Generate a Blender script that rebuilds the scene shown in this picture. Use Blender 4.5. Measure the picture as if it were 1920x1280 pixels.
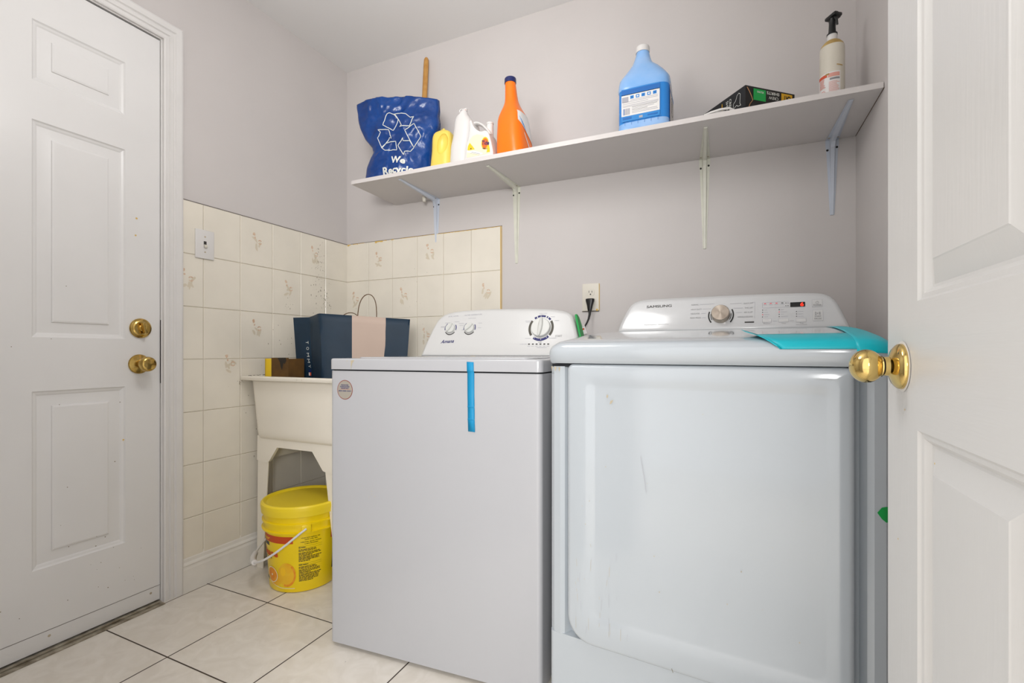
import bpy, bmesh, math, random
from mathutils import Vector, Matrix, noise
random.seed(7)
SC = bpy.context.scene
COL = SC.collection
for o in list(bpy.data.objects): bpy.data.objects.remove(o)
PI = math.pi
def srgb(h):
    h = h.lstrip('#'); c = [int(h[i:i+2], 16)/255 for i in (0, 2, 4)]
    return tuple((x/12.92 if x <= .04045 else ((x+.055)/1.055)**2.4) for x in c) + (1.0,)

# ---------------------------------------------------------------- camera, world, lights, exposure
cam_d = bpy.data.cameras.new('camera'); cam = bpy.data.objects.new('camera', cam_d); COL.objects.link(cam)
cam_d.sensor_width = 36; cam_d.lens = 888.8/1920*36; cam_d.shift_y = 19.3/1920; cam_d.clip_start = .02
cam.location = (1.887, -1.969, .914); cam.rotation_euler = (PI/2, 0, math.radians(24.566))
SC.camera = cam
w = bpy.data.worlds.new('world'); SC.world = w; w.use_nodes = True
w.node_tree.nodes['Background'].inputs[0].default_value = (1.0, .985, .97, 1)
w.node_tree.nodes['Background'].inputs[1].default_value = 2.0
def area(name, loc, rot, size, power, color, shape='DISK', sy=None, spread=PI):
    l = bpy.data.lights.new(name, 'AREA'); l.shape = shape; l.size = size
    if sy: l.size_y = sy
    l.energy = power; l.color = color; l.spread = spread
    o = bpy.data.objects.new(name, l); COL.objects.link(o); o.location = loc; o.rotation_euler = rot; return o
pl_ = bpy.data.lights.new('ceiling_lamp_light', 'POINT'); pl_.energy = 18.5; pl_.shadow_soft_size = .2; pl_.color = (1, .99, .978)
po_ = bpy.data.objects.new('ceiling_lamp_light', pl_); COL.objects.link(po_); po_.location = (1.05, -1.25, 1.98)
area('hall_fill_light', (2.38, -3.3, 1.35), (math.radians(86), 0, math.radians(32)), .9, 54, (1, .99, .975))  # added unseen fill behind the camera, aimed through the doorway toward the sink
vs = SC.view_settings
vs.view_transform = 'Standard'; vs.look = 'None'; vs.gamma = 1; vs.exposure = -0.14; vs.use_curve_mapping = False

# ---------------------------------------------------------------- materials
def mat(name, color, rough=.5, metal=0, spec=.5, bump=0, bscale=40, var=0, vscale=6, coat=0, emis=0, aniso=0, c2=None, trans=0):
    m = bpy.data.materials.new(name); m.use_nodes = True; nt = m.node_tree; b = nt.nodes['Principled BSDF']
    c = srgb(color) if isinstance(color, str) else color
    b.inputs['Base Color'].default_value = c; b.inputs['Roughness'].default_value = rough; b.inputs['Metallic'].default_value = metal
    b.inputs['Specular IOR Level'].default_value = spec; b.inputs['Coat Weight'].default_value = coat
    b.inputs['Coat Roughness'].default_value = .08
    if trans: b.inputs['Subsurface Weight'].default_value = trans; b.inputs['Subsurface Radius'].default_value = (.02, .02, .02)
    if emis: b.inputs['Emission Color'].default_value = c; b.inputs['Emission Strength'].default_value = emis
    tc = nt.nodes.new('ShaderNodeTexCoord')
    if var or c2:
        n = nt.nodes.new('ShaderNodeTexNoise'); n.inputs['Scale'].default_value = vscale; n.inputs['Detail'].default_value = 5
        nt.links.new(tc.outputs['Object'], n.inputs['Vector'])
        mx = nt.nodes.new('ShaderNodeMix'); mx.data_type = 'RGBA'
        mr = nt.nodes.new('ShaderNodeMapRange'); mr.inputs[1].default_value = .35; mr.inputs[2].default_value = .65
        nt.links.new(n.outputs['Fac'], mr.inputs[0]); nt.links.new(mr.outputs[0], mx.inputs['Factor'])
        mx.inputs['A'].default_value = c
        mx.inputs['B'].default_value = srgb(c2) if c2 else tuple(x*(1-var) for x in c[:3])+(1,)
        nt.links.new(mx.outputs['Result'], b.inputs['Base Color'])
    if bump:
        n2 = nt.nodes.new('ShaderNodeTexNoise'); n2.inputs['Scale'].default_value = bscale; n2.inputs['Detail'].default_value = 4
        bp = nt.nodes.new('ShaderNodeBump'); bp.inputs['Strength'].default_value = bump; bp.inputs['Distance'].default_value = .002
        nt.links.new(tc.outputs['Object'], n2.inputs['Vector']); nt.links.new(n2.outputs['Fac'], bp.inputs['Height'])
        nt.links.new(bp.outputs['Normal'], b.inputs['Normal'])
    return m
M = {}
M['wall'] = mat('wall_paint', '#cec9c7', .55, bump=.12, bscale=260, var=.03, vscale=3)
M['ceil'] = mat('ceiling_paint', '#e8e7e6', .8, bump=.1, bscale=200)
M['door'] = mat('door_paint', '#e4e3e2', .32, bump=.06, bscale=90, var=.03, vscale=4)
M['trim'] = mat('trim_paint', '#e0dedc', .35, var=.04, vscale=8)
M['base'] = mat('baseboard_paint', '#e9e6e0', .4, var=.08, vscale=9)
M['tile'] = mat('cream_tile', '#e9e3d6', .22, var=.07, vscale=5, bump=.05, bscale=30)
M['grout'] = mat('tile_grout', '#c4b9a4', .8, c2='#a2947c', vscale=7)
M['flower'] = mat('tile_flower_peach', '#d0ae92', .3, c2='#dbc8b2', vscale=120)
M['leaf'] = mat('tile_flower_leaf', '#d3c9b5', .3)
M['mold'] = mat('mold_speck', '#5a5140', .9, c2='#978c72', vscale=90)
M['ochre'] = mat('ochre_remnant', '#d9b766', .8)
M['darkline'] = mat('dark_line', '#5c534d', .8)
M['white'] = mat('washer_enamel', '#b5b6ba', .22, coat=.3, var=.015, vscale=2)
M['dwhite'] = mat('dryer_enamel', '#b9c0c6', .12, coat=.6)
M['plast'] = mat('console_plastic', '#d3d3d2', .28)
M['dplast'] = mat('glossy_console_plastic', '#d0d1d2', .14, coat=.4)
M['black'] = mat('black_plastic', '#0d0d0e', .35)
M['seam'] = mat('seam_black', '#1a1d22', .7)
M['grey'] = mat('grey_print', '#8a8a8c', .6)
M['dgrey'] = mat('dark_grey_print', '#3c3a38', .5)
M['navyp'] = mat('navy_print', '#1b1d66', .5)
M['olive'] = mat('olive_black_print', '#4a463c', .5)
M['steel'] = mat('brushed_steel', '#b3a99c', .3, metal=1)
M['chrome'] = mat('bright_steel', '#d8d5d0', .2, metal=1)
M['brass'] = mat('polished_brass', '#d9bd78', .09, metal=1)
M['brassd'] = mat('worn_brass', '#d0b26a', .2, metal=1, c2='#a98a48', vscale=40)
M['shelf'] = mat('white_melamine', '#d2cdcb', .4, var=.02)
M['brkb'] = mat('bluish_white_enamel', '#c9d0dc', .35)
M['brkw'] = mat('cream_white_enamel', '#dcdccf', .35, var=.06, vscale=30)
M['screw'] = mat('dark_screw', '#17140f', .6)
M['tub'] = mat('cream_tub_plastic', '#ebe5d8', .45, var=.05, vscale=4, bump=.04)
M['yell'] = mat('yellow_pail_plastic', '#f2d20c', .3, trans=.0)
M['yell2'] = mat('yellow_lid_plastic', '#f0d42a', .35)
M['pwhite'] = mat('white_plastic', '#dbd9d7', .3)
M['navy'] = mat('navy_paper', '#06293f', .6, var=.15, vscale=12, bump=1.0, bscale=9)
M['beige'] = mat('beige_paper', '#c2ad9f', .7, var=.04, bump=.15, bscale=14)
M['rope'] = mat('brown_twine', '#5f4426', .8)
M['blue'] = mat('blue_woven_plastic', '#00418c', .25, c2='#003274', vscale=10, bump=.9, bscale=60)
M['offw'] = mat('off_white_print', '#dcdfd9', .5)
M['wood'] = mat('pine_wood', '#c99a55', .5, c2='#b57f3a', vscale=25)
M['orange'] = mat('orange_bottle_plastic', '#fa7808', .3)
M['capnavy'] = mat('navy_cap', '#18225c', .3)
M['lyell'] = mat('pale_yellow_bottle', '#e9cf5f', .38)
M['bjug'] = mat('blue_jug_plastic', '#3d8ad6', .18, trans=.0, c2='#5a9bdc', vscale=5)
M['bjugl'] = mat('light_blue_jug_plastic', '#7db0e8', .2, c2='#98bdea', vscale=9)
M['bjugm'] = mat('filled_blue_jug_plastic', '#2f86d6', .2)
M['bdark'] = mat('deep_blue_label', '#1566b5', .35)
M['bmid'] = mat('mid_blue_label', '#2b86cf', .35)
M['paper'] = mat('white_label_paper', '#e4e2e0', .5)
M['lgrey'] = mat('light_grey_print', '#a9a9b2', .6)
M['boxb'] = mat('black_carton', '#121213', .45, bump=.05)
M['green'] = mat('green_sticker', '#12a24a', .5)
M['cyell'] = mat('carton_yellow', '#dba818', .5)
M['cardb'] = mat('tan_cardboard', '#a8784f', .8)
M['sbody'] = mat('aged_white_bottle', '#d8d2c4', .35, var=.06, vscale=15)
M['sstain'] = mat('brown_stain', '#9c7a38', .6, c2='#c2a566', vscale=30)
M['red'] = mat('red_print', '#d2532f', .5)
M['pink'] = mat('pale_red_print', '#dc9f92', .5)
M['teal'] = mat('teal_film', '#07bccb', .38)
M['tape'] = mat('blue_tape', '#0a8cbe', .6, bump=.15, bscale=80)
M['brnbox'] = mat('stained_brown_cardboard', '#6d4c1c', .8, c2='#4c3410', vscale=12)
M['ybox'] = mat('yellow_cardboard', '#e3be1c', .6)
M['brnred'] = mat('dark_red_rim', '#8e3a2c', .5)
M['stickgrey'] = mat('sticker_grey', '#a09a8f', .4)
M['dust'] = mat('dirt_black', '#2a251d', .9)
M['cream'] = mat('cream_plate', '#ddd8cc', .35)
M['metalsill'] = mat('worn_sill', '#a79f8f', .5, c2='#6d6250', vscale=30)
M['rust'] = mat('beige_drip', '#b9ad94', .6)
M['oran2'] = mat('pail_band_orange', '#c74a12', .5)
M['lemon'] = mat('fruit_orange', '#e59a12', .5, c2='#ecc028', vscale=12)
M['lemon2'] = mat('fruit_orange_flesh', '#e08210', .5, c2='#e8a028', vscale=60)
M['redled'] = mat('red_digits', '#ff2a12', .5, emis=2.2)
M['redp'] = mat('red_indicator', '#e04050', .5, emis=.4)
M['dial'] = mat('dial_plastic', '#d3d4d0', .3)
M['tidey'] = mat('logo_yellow', '#f3c21c', .5)
M['tideo'] = mat('logo_orange', '#ef6a12', .5)
M['paleyel'] = mat('label_pale_yellow', '#ece2c0', .5)

# floor: large glazed tiles with dark grout
def floor_mat():
    m = bpy.data.materials.new('glazed_floor_tile'); m.use_nodes = True; nt = m.node_tree; N = nt.nodes; L = nt.links
    b = N['Principled BSDF']; tc = N.new('ShaderNodeTexCoord'); sp = N.new('ShaderNodeSeparateXYZ'); L.new(tc.outputs['Object'], sp.inputs[0])
    def mth(op, a, bb=None):
        n = N.new('ShaderNodeMath'); n.operation = op
        for i, v in enumerate((a, bb)):
            if v is None: continue
            if isinstance(v, (int, float)): n.inputs[i].default_value = v
            else: L.new(v, n.inputs[i])
        return n.outputs[0]
    def edge(c, off, s):
        t = mth('DIVIDE', mth('SUBTRACT', c, off), s); fr = mth('FRACT', mth('ADD', t, 50.0))
        return mth('MULTIPLY', mth('MINIMUM', fr, mth('SUBTRACT', 1.0, fr)), s)
    d = mth('MINIMUM', edge(sp.outputs[0], .022, .336), edge(sp.outputs[1], -.768, .339))
    mr = N.new('ShaderNodeMapRange'); mr.inputs[1].default_value = .0014; mr.inputs[2].default_value = .0026; L.new(d, mr.inputs[0])
    n1 = N.new('ShaderNodeTexNoise'); n1.inputs['Scale'].default_value = 13; n1.inputs['Detail'].default_value = 10; n1.inputs['Distortion'].default_value = 1.6; L.new(tc.outputs['Object'], n1.inputs['Vector'])
    cr = N.new('ShaderNodeValToRGB'); cr.color_ramp.elements[0].position = .35; cr.color_ramp.elements[1].position = .68
    cr.color_ramp.elements[0].color = srgb('#ddd6cb'); cr.color_ramp.elements[1].color = srgb('#e8e2d9'); L.new(n1.outputs['Fac'], cr.inputs[0])
    n2 = N.new('ShaderNodeTexNoise'); n2.inputs['Scale'].default_value = 38; n2.inputs['Detail'].default_value = 3; L.new(tc.outputs['Object'], n2.inputs['Vector'])
    dm = N.new('ShaderNodeMapRange'); dm.inputs[1].default_value = .735; dm.inputs[2].default_value = .8; L.new(n2.outputs['Fac'], dm.inputs[0])
    mx0 = N.new('ShaderNodeMix'); mx0.data_type = 'RGBA'; L.new(dm.outputs[0], mx0.inputs['Factor']); L.new(cr.outputs[0], mx0.inputs['A']); mx0.inputs['B'].default_value = srgb('#6d6250')
    mx = N.new('ShaderNodeMix'); mx.data_type = 'RGBA'; L.new(mr.outputs[0], mx.inputs['Factor']); mx.inputs['A'].default_value = srgb('#3a2e24'); L.new(mx0.outputs['Result'], mx.inputs['B'])
    L.new(mx.outputs['Result'], b.inputs['Base Color'])
    r = N.new('ShaderNodeMapRange'); r.inputs[3].default_value = .8; r.inputs[4].default_value = .28; L.new(mr.outputs[0], r.inputs[0]); L.new(r.outputs[0], b.inputs['Roughness'])
    bp = N.new('ShaderNodeBump'); bp.inputs['Strength'].default_value = .5; bp.inputs['Distance'].default_value = .002; L.new(mr.outputs[0], bp.inputs['Height']); L.new(bp.outputs[0], b.inputs['Normal'])
    return m
M['floor'] = floor_mat()
# embossed wood grain (door near the camera): stretched along local Z or Y
def grain_mat():
    m = mat('grained_door_paint', '#d9d8d6', .36); nt = m.node_tree; N = nt.nodes; L = nt.links; b = N['Principled BSDF']
    tc = N.new('ShaderNodeTexCoord'); mp = N.new('ShaderNodeMapping'); mp.inputs['Scale'].default_value = (1, 1, .07)
    wv = N.new('ShaderNodeTexNoise'); wv.inputs['Scale'].default_value = 150; wv.inputs['Detail'].default_value = 3; wv.inputs['Distortion'].default_value = .4
    L.new(tc.outputs['Object'], mp.inputs[0]); L.new(mp.outputs[0], wv.inputs['Vector'])
    bp = N.new('ShaderNodeBump'); bp.inputs['Strength'].default_value = .3; bp.inputs['Distance'].default_value = .001
    L.new(wv.outputs['Fac'], bp.inputs['Height']); L.new(bp.outputs[0], b.inputs['Normal']); return m
M['grain'] = grain_mat()
def grain_h():
    m = mat('grained_rail_paint', '#d9d8d6', .36); nt = m.node_tree; N = nt.nodes; L = nt.links; b = N['Principled BSDF']
    tc = N.new('ShaderNodeTexCoord'); mp = N.new('ShaderNodeMapping'); mp.inputs['Scale'].default_value = (1, .07, 1)
    wv = N.new('ShaderNodeTexNoise'); wv.inputs['Scale'].default_value = 150; wv.inputs['Detail'].default_value = 3; wv.inputs['Distortion'].default_value = .4
    L.new(tc.outputs['Object'], mp.inputs[0]); L.new(mp.outputs[0], wv.inputs['Vector'])
    bp = N.new('ShaderNodeBump'); bp.inputs['Strength'].default_value = .3; bp.inputs['Distance'].default_value = .001
    L.new(wv.outputs['Fac'], bp.inputs['Height']); L.new(bp.outputs[0], b.inputs['Normal']); return m
M['grainh'] = grain_h()

# ---------------------------------------------------------------- mesh builder
_txt = {}
def glyphs(s, bold=0, shear=0):
    k = (s, bold, shear)
    if k not in _txt:
        c = bpy.data.curves.new('t', 'FONT'); c.body = s; c.offset = bold; c.shear = shear; c.resolution_u = 3; c.fill_mode = 'FRONT'
        o = bpy.data.objects.new('t', c); COL.objects.link(o); bpy.context.view_layer.update()
        me = bpy.data.meshes.new_from_object(o)
        vs_ = [tuple(v.co) for v in me.vertices]; fs = [tuple(p.vertices) for p in me.polygons]
        bpy.data.objects.remove(o); bpy.data.meshes.remove(me); bpy.data.curves.remove(c)
        x0 = min(v[0] for v in vs_); x1 = max(v[0] for v in vs_); y0 = min(v[1] for v in vs_); y1 = max(v[1] for v in vs_)
        _txt[k] = ([((v[0]-x0)/(x1-x0), (v[1]-y0)/(y1-y0)) for v in vs_], fs)
    return _txt[k]
class MB:
    def __init__(s): s.v = []; s.f = []; s.m = []; s.mats = []
    def mi(s, m):
        m = M[m] if isinstance(m, str) else m
        if m not in s.mats: s.mats.append(m)
        return s.mats.index(m)
    def add(s, vs_, fs, m):
        b = len(s.v); s.v += [tuple(v) for v in vs_]; k = s.mi(m)
        for f in fs: s.f.append(tuple(i+b for i in f)); s.m.append(k)
        return s
    def box(s, x0, x1, y0, y1, z0, z1, m, bev=0, seg=2, T=None):
        bm = bmesh.new(); bmesh.ops.create_cube(bm, size=1)
        for v in bm.verts: v.co = Vector(((x0+x1)/2+v.co.x*(x1-x0), (y0+y1)/2+v.co.y*(y1-y0), (z0+z1)/2+v.co.z*(z1-z0)))
        if bev: bmesh.ops.bevel(bm, geom=bm.edges[:], offset=bev, segments=seg, affect='EDGES', profile=.5)
        if T: bm.transform(T)
        bm.verts.index_update(); s.add([v.co[:] for v in bm.verts], [[v.index for v in f.verts] for f in bm.faces], m); bm.free(); return s
    def grid(s, rows, m, close=False, flip=False):
        n = len(rows[0]); vs_ = [p for r in rows for p in r]; fs = []
        for i in range(len(rows)-1):
            for j in range(n if close else n-1):
                a = i*n+j; b = i*n+(j+1) % n; q = (a, b, b+n, a+n); fs.append(q[::-1] if flip else q)
        return s.add(vs_, fs, m)
    def loft(s, rings, m, cap0=True, cap1=True):
        n = len(rings[0]); s.grid(rings, m, close=True)
        if cap0: s.add(rings[0], [tuple(range(n))[::-1]], m)
        if cap1: s.add(rings[-1], [tuple(range(n))], m)
        return s
    def lathe(s, prof, m, c=(0, 0, 0), axis='z', n=32, T=None, cap0=False, cap1=False, a0=0):
        rings = []
        for h, r in prof:
            ring = []
            for k in range(n):
                a = a0+2*PI*k/n; x, y = r*math.cos(a), r*math.sin(a)
                p = (x, y, h) if axis == 'z' else ((h, x, y) if axis == 'x' else (y, h, x))
                p = Vector(p)+Vector(c)
                ring.append((T @ p)[:] if T else p[:])
            rings.append(ring)
        return s.loft(rings, m, cap0, cap1)
    def tube(s, pts, r, m, n=8, caps=True, closed=False):
        pts = [Vector(p) for p in pts]; N = len(pts); rings = []; up = None
        for i, p in enumerate(pts):
            if closed: t = (pts[(i+1) % N]-pts[i-1]).normalized()
            else: t = (pts[min(i+1, N-1)]-pts[max(i-1, 0)]).normalized()
            if up is None: up = t.orthogonal().normalized()
            up = (up-t*up.dot(t)).normalized(); w_ = t.cross(up); rr = r[i] if isinstance(r, (list, tuple)) else r
            rings.append([(p+rr*(math.cos(2*PI*k/n)*up+math.sin(2*PI*k/n)*w_))[:] for k in range(n)])
        if closed: rings.append(rings[0]); caps = False
        return s.loft(rings, m, caps, caps)
    def poly(s, pts, f, m):
        return s.add([f(*p) for p in pts], [tuple(range(len(pts)))], m)
    def rect(s, a0, a1, b0, b1, f, m, n=1):
        rows = [[f(a0+(a1-a0)*i/n, b) for i in range(n+1)] for b in (b0, b1)]
        return s.grid(rows, m)
    def line(s, pts, wd, f, m, closed=False):
        P = list(pts)+([pts[0]] if closed else [])
        for (a, b), (c, d) in zip(P, P[1:]):
            l = math.hypot(c-a, d-b) or 1e-9; nx, ny = -(d-b)/l*wd/2, (c-a)/l*wd/2
            s.add([f(a+nx, b+ny), f(a-nx, b-ny), f(c-nx, d-ny), f(c+nx, d+ny)], [(0, 1, 2, 3)], m)
        return s
    def text(s, t, p0, p1, h, f, m, bold=0, shear=0):
        """baseline from p0 to p1 (2D), cap height h, f maps 2D to 3D"""
        vs_, fs = glyphs(t, bold, shear); dx, dy = p1[0]-p0[0], p1[1]-p0[1]; l = math.hypot(dx, dy)
        ux, uy = -dy/l*h, dx/l*h
        return s.add([f(p0[0]+dx*x+ux*y, p0[1]+dy*x+uy*y) for x, y in vs_], fs, m)
    def arc(s, c, r0, r1, a0, a1, f, m, n=20, sy=1):
        rows = [[f(c[0]+r*math.cos(a0+(a1-a0)*i/n), c[1]+sy*r*math.sin(a0+(a1-a0)*i/n)) for i in range(n+1)] for r in (r0, r1)]
        return s.grid(rows, m)
    def disc(s, c, r, f, m, n=28, sy=1):
        return s.poly([(c[0]+r*math.cos(2*PI*i/n), c[1]+sy*r*math.sin(2*PI*i/n)) for i in range(n)], f, m)
    def build(s, name, parent=None, ang=35, loc=None, rotz=None, merge=True):
        me = bpy.data.meshes.new(name); me.from_pydata(s.v, [], s.f)
        for m in s.mats: me.materials.append(m)
        me.polygons.foreach_set('material_index', s.m)
        if merge:
            bm = bmesh.new(); bm.from_mesh(me); bmesh.ops.remove_doubles(bm, verts=bm.verts, dist=1e-5); bm.to_mesh(me); bm.free()
        me.polygons.foreach_set('use_smooth', [True]*len(me.polygons)); me.update()
        me.set_sharp_from_angle(angle=math.radians(ang))
        o = bpy.data.objects.new(name, me); COL.objects.link(o)
        if parent: o.parent = parent
        if loc: o.location = loc
        if rotz is not None: o.rotation_euler = (0, 0, rotz)
        return o
def fixn(o):
    bm = bmesh.new(); bm.from_mesh(o.data); bmesh.ops.recalc_face_normals(bm, faces=bm.faces); bm.to_mesh(bm_me := o.data); bm.free(); return o
def thing(name, label, cat, loc=(0, 0, 0), rotz=0, group=None):
    o = bpy.data.objects.new(name, None); COL.objects.link(o); o.empty_display_size = .05
    o.location = loc; o.rotation_euler = (0, 0, rotz); o['label'] = label; o['category'] = cat
    if group: o['group'] = group
    return o
def tag(o, label, cat, group=None):
    o['label'] = label; o['category'] = cat
    if group: o['group'] = group
    return o
def struct(o, label=None):
    o['kind'] = 'structure'
    if label: o['label'] = label
    return o
def part_label(o, l): o['label'] = l; return o
def smooth_poly(pts, closed=True, it=2):
    for _ in range(it):
        q = []; n = len(pts)
        rng = range(n) if closed else range(n-1)
        if not closed: q.append(pts[0])
        for i in rng:
            a, b = pts[i], pts[(i+1) % n]
            q.append(tuple(.75*x+.25*y for x, y in zip(a, b))); q.append(tuple(.25*x+.75*y for x, y in zip(a, b)))
        if not closed: q.append(pts[-1])
        pts = q
    return pts
def inset(pts, d):
    n = len(pts); out = []
    for i in range(n):
        a, b, c = Vector(pts[i-1]), Vector(pts[i]), Vector(pts[(i+1) % n])
        e1 = (b-a).normalized(); e2 = (c-b).normalized(); nn = Vector((-(e1.y+e2.y), e1.x+e2.x))
        if nn.length < 1e-6: nn = Vector((-e1.y, e1.x))
        nn.normalize(); k = max(.5, nn.dot(Vector((-e1.y, e1.x)))); out.append(tuple(b+nn*d/k))
    return out
def pillow(mb, out, vf, vb, r, m, n=5, backr=0):
    """CCW outline (u,z) extruded from the back vb to a rounded front at vf(u,z)"""
    rings = []
    if backr:
        for k in range(n, -1, -1):
            a = k/n*PI/2; rings.append([(u, vb-backr*(1-math.sin(PI/2-a)) if 0 else vb-backr+backr*math.sin(a), z) for u, z in inset(out, backr*(1-math.cos(a)))])
    else: rings.append([(u, vb, z) for u, z in out])
    for k in range(n+1):
        a = k/n*PI/2; rings.append([(u, vf(u, z)+r*(1-math.sin(a)), z) for u, z in inset(out, r*(1-math.cos(a)))])
    return mb.loft(rings, m)
def sup(cx, cy, z, hx, hy, e=2.0, n=40, rot=0):
    r = []
    for k in range(n):
        a = 2*PI*k/n; c, s_ = math.cos(a), math.sin(a)
        x = hx*math.copysign(abs(c)**(2/e), c); y = hy*math.copysign(abs(s_)**(2/e), s_)
        r.append((cx+x*math.cos(rot)-y*math.sin(rot), cy+x*math.sin(rot)+y*math.cos(rot), z))
    return r
def interp(tab, z):
    if z <= tab[0][0]: return tab[0][1]
    for (a, x), (b, y) in zip(tab, tab[1:]):
        if z <= b: t = (z-a)/(b-a); return x+(y-x)*t
    return tab[-1][1]
def boolean_cut(o, cutter):
    md = o.modifiers.new('cut', 'BOOLEAN'); md.operation = 'DIFFERENCE'; md.solver = 'EXACT'; md.object = cutter; md.use_self = True
    bpy.context.view_layer.update(); dg = bpy.context.evaluated_depsgraph_get()
    me = bpy.data.meshes.new_from_object(o.evaluated_get(dg)); o.modifiers.clear(); o.data = me
    bpy.data.objects.remove(cutter); me.polygons.foreach_set('use_smooth', [True]*len(me.polygons)); me.set_sharp_from_angle(angle=math.radians(40))

W = 2.2835; H = 2.428; YF = -1.935        # room width, ceiling height, front wall
# ---------------------------------------------------------------- room shell
b = MB(); b.box(-.8, 3.2, -3.6, .12, -.1, 0, 'floor'); struct(b.build('floor'))
b = MB(); b.box(-.12, W+.12, YF-.12, .12, H, H+.1, 'ceil'); struct(b.build('ceiling'))
DY0, DY1, DZ = -.926, -1.739, 2.056       # exterior door opening in the left wall
b = MB(); b.box(-.12, 0, DY0+.0, .12, 0, H, 'wall'); b.box(-.12, 0, YF-.12, DY1, 0, H, 'wall'); b.box(-.12, 0, DY1, DY0, DZ, H, 'wall')
wall_left = struct(b.build('wall_left'))
b = MB(); b.box(0, W, 0, .12, 0, H, 'wall')
b.box(.03, .937, -.0015, .001, 1.4925, 1.4955, 'darkline')
wall_back = struct(b.build('wall_back'))
b = MB(); b.box(W, W+.12, YF-.12, .12, 0, H, 'wall'); struct(b.build('wall_right'))
b = MB(); b.box(0, 1.30, YF-.12, YF, 0, H, 'wall'); b.box(2.10, W, YF-.12, YF, 0, H, 'wall'); b.box(1.30, 2.10, YF-.12, YF, 2.06, H, 'wall')
struct(b.build('wall_front'))
# tiled wainscots
TW, TH, ZT = .1552, .2026, 1.4927
def tiles(wallmap, length, zb, seed, name, parent, flowers, extra):
    b = MB(); f0 = lambda t: (lambda a, z: wallmap(a, z, t))
    b.rect(0, length, zb, ZT, f0(.0040), 'grout')
    for side in (0, 1):
        pass
    nc = math.ceil(length/TW-.01)
    for c in range(nc):
        a0, a1 = c*TW, min((c+1)*TW, length)
        for r in range(8):
            z1 = ZT-r*TH; z0 = max(z1-TH, zb)
            if z1 <= zb+.003: continue
            g = .0006; ch = .0022
            o = [(a0+g, z0+g), (a1-g, z0+g), (a1-g, z1-g), (a0+g, z1-g)]
            i = [(a0+g+ch, z0+g+ch), (a1-g-ch, z0+g+ch), (a1-g-ch, z1-g-ch), (a0+g+ch, z1-g-ch)]
            vs_ = [wallmap(x, y, .0041) for x, y in o]+[wallmap(x, y, .0065) for x, y in i]
            b.add(vs_, [(0, 1, 5, 4), (1, 2, 6, 5), (2, 3, 7, 6), (3, 0, 4, 7), (4, 5, 6, 7)], 'tile')
    F = f0(.0070); F2 = f0(.0067); cnt = [0]
    rnd = random.Random(seed)
    for (a, z, sg) in flowers:
        def blob(ca, cz, ra, rz, m, fn, n=11, j=.25, rot=0):
            pts = []
            for k in range(n):
                t = 2*PI*k/n; rr = 1+rnd.uniform(-j, j); x, y = ra*rr*math.cos(t), rz*rr*math.sin(t)
                pts.append((ca+sg*(x*math.cos(rot)-y*math.sin(rot)), cz+x*math.sin(rot)+y*math.cos(rot)))
            cnt[0] += 1; k_ = .00655+.00003*(cnt[0] % 12); b.poly(pts, f0(k_), m)
        for q in range(5): blob(a+rnd.uniform(-.02, .02), z-.012+rnd.uniform(-.028, .02), .005, .014, 'leaf', F2, rot=rnd.uniform(-1.2, 1.2))
        blob(a-sg*.016, z+.027, .0065, .0085, 'flower', F, n=7, j=.3)
        blob(a-sg*.012, z+.012, .004, .005, 'flower', F, n=7, j=.3)
        for q in (0, PI): b.arc((a+sg*.011, z-.004), .0055, .0105, q+.35, q+2.6, F, 'flower', n=7)
    extra(b, F, rnd)
    return b.build(name, parent, ang=20)
def exl(b, F, rnd):
    # black mould specks and drips under the corner
    for (a, z, n, sa, sz) in [(.187, 1.30, 55, .022, .075), (.20, 1.41, 22, .018, .04), (.165, 1.17, 60, .022, .05), (.38, 1.13, 10, .012, .02), (.63, .785, 9, .015, .008), (.22, 1.22, 12, .03, .03), (.40, .96, 14, .05, .06), (.30, .9, 25, .07, .05), (.55, .70, 12, .05, .10), (.53, .5, 10, .05, .12)]:
        for k in range(n):
            x, y = rnd.gauss(a, sa), rnd.gauss(z, sz); r = rnd.uniform(.0004, .0017)
            if not (.01 < x < .85 and .15 < y < 1.48): continue
            b.disc((x, y), r, F, 'mold', n=6, sy=rnd.uniform(.8, 3.5))
    b.line([(.002, ZT+.0008), (.862, ZT+.0008)], .0022, F, 'darkline')
def exb(b, F, rnd):
    for (x0, x1, h) in [(.012, .035, .010), (.05, .085, .006), (.09, .13, .003), (.20, .252, .010), (.258, .276, .005), (.305, .322, .005), (.36, .62, .0022), (.62, .93, .003)]:
        n = max(3, int((x1-x0)/.006)); up = [(x0+(x1-x0)*i/n, ZT-.0005) for i in range(n+1)]
        dn = [(x0+(x1-x0)*i/n, ZT-.0005-h*rnd.uniform(.4, 1.1)) for i in range(n, -1, -1)]
        b.poly(dn[::-1]+up[::-1], F, 'ochre')
    b.line([(.9325, .2), (.9325, ZT)], .0035, F, 'ochre'); b.line([(.936, .2), (.936, ZT)], .0028, lambda a, z: (a, -.0022, z), 'ochre')
    for k in range(40):
        x, y = rnd.uniform(.02, .55), rnd.uniform(.5, 1.4); b.disc((x, y), rnd.uniform(.0006, .0016), F, 'mold', n=6)
part_label(tiles(lambda a, z, t: (t, -a, z), .862, .125, 3, 'tile_wainscot', wall_left, [(.541, 1.40, -1), (.226, 1.405, -1), (.836, 1.198, -1), (.378, 1.214, -1), (.544, 1.02, -1), (.666, .868, -1), (.232, 1.01, -1)], exl), 'cream ceramic wall tiles with faded peach flowers and mould')
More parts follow.
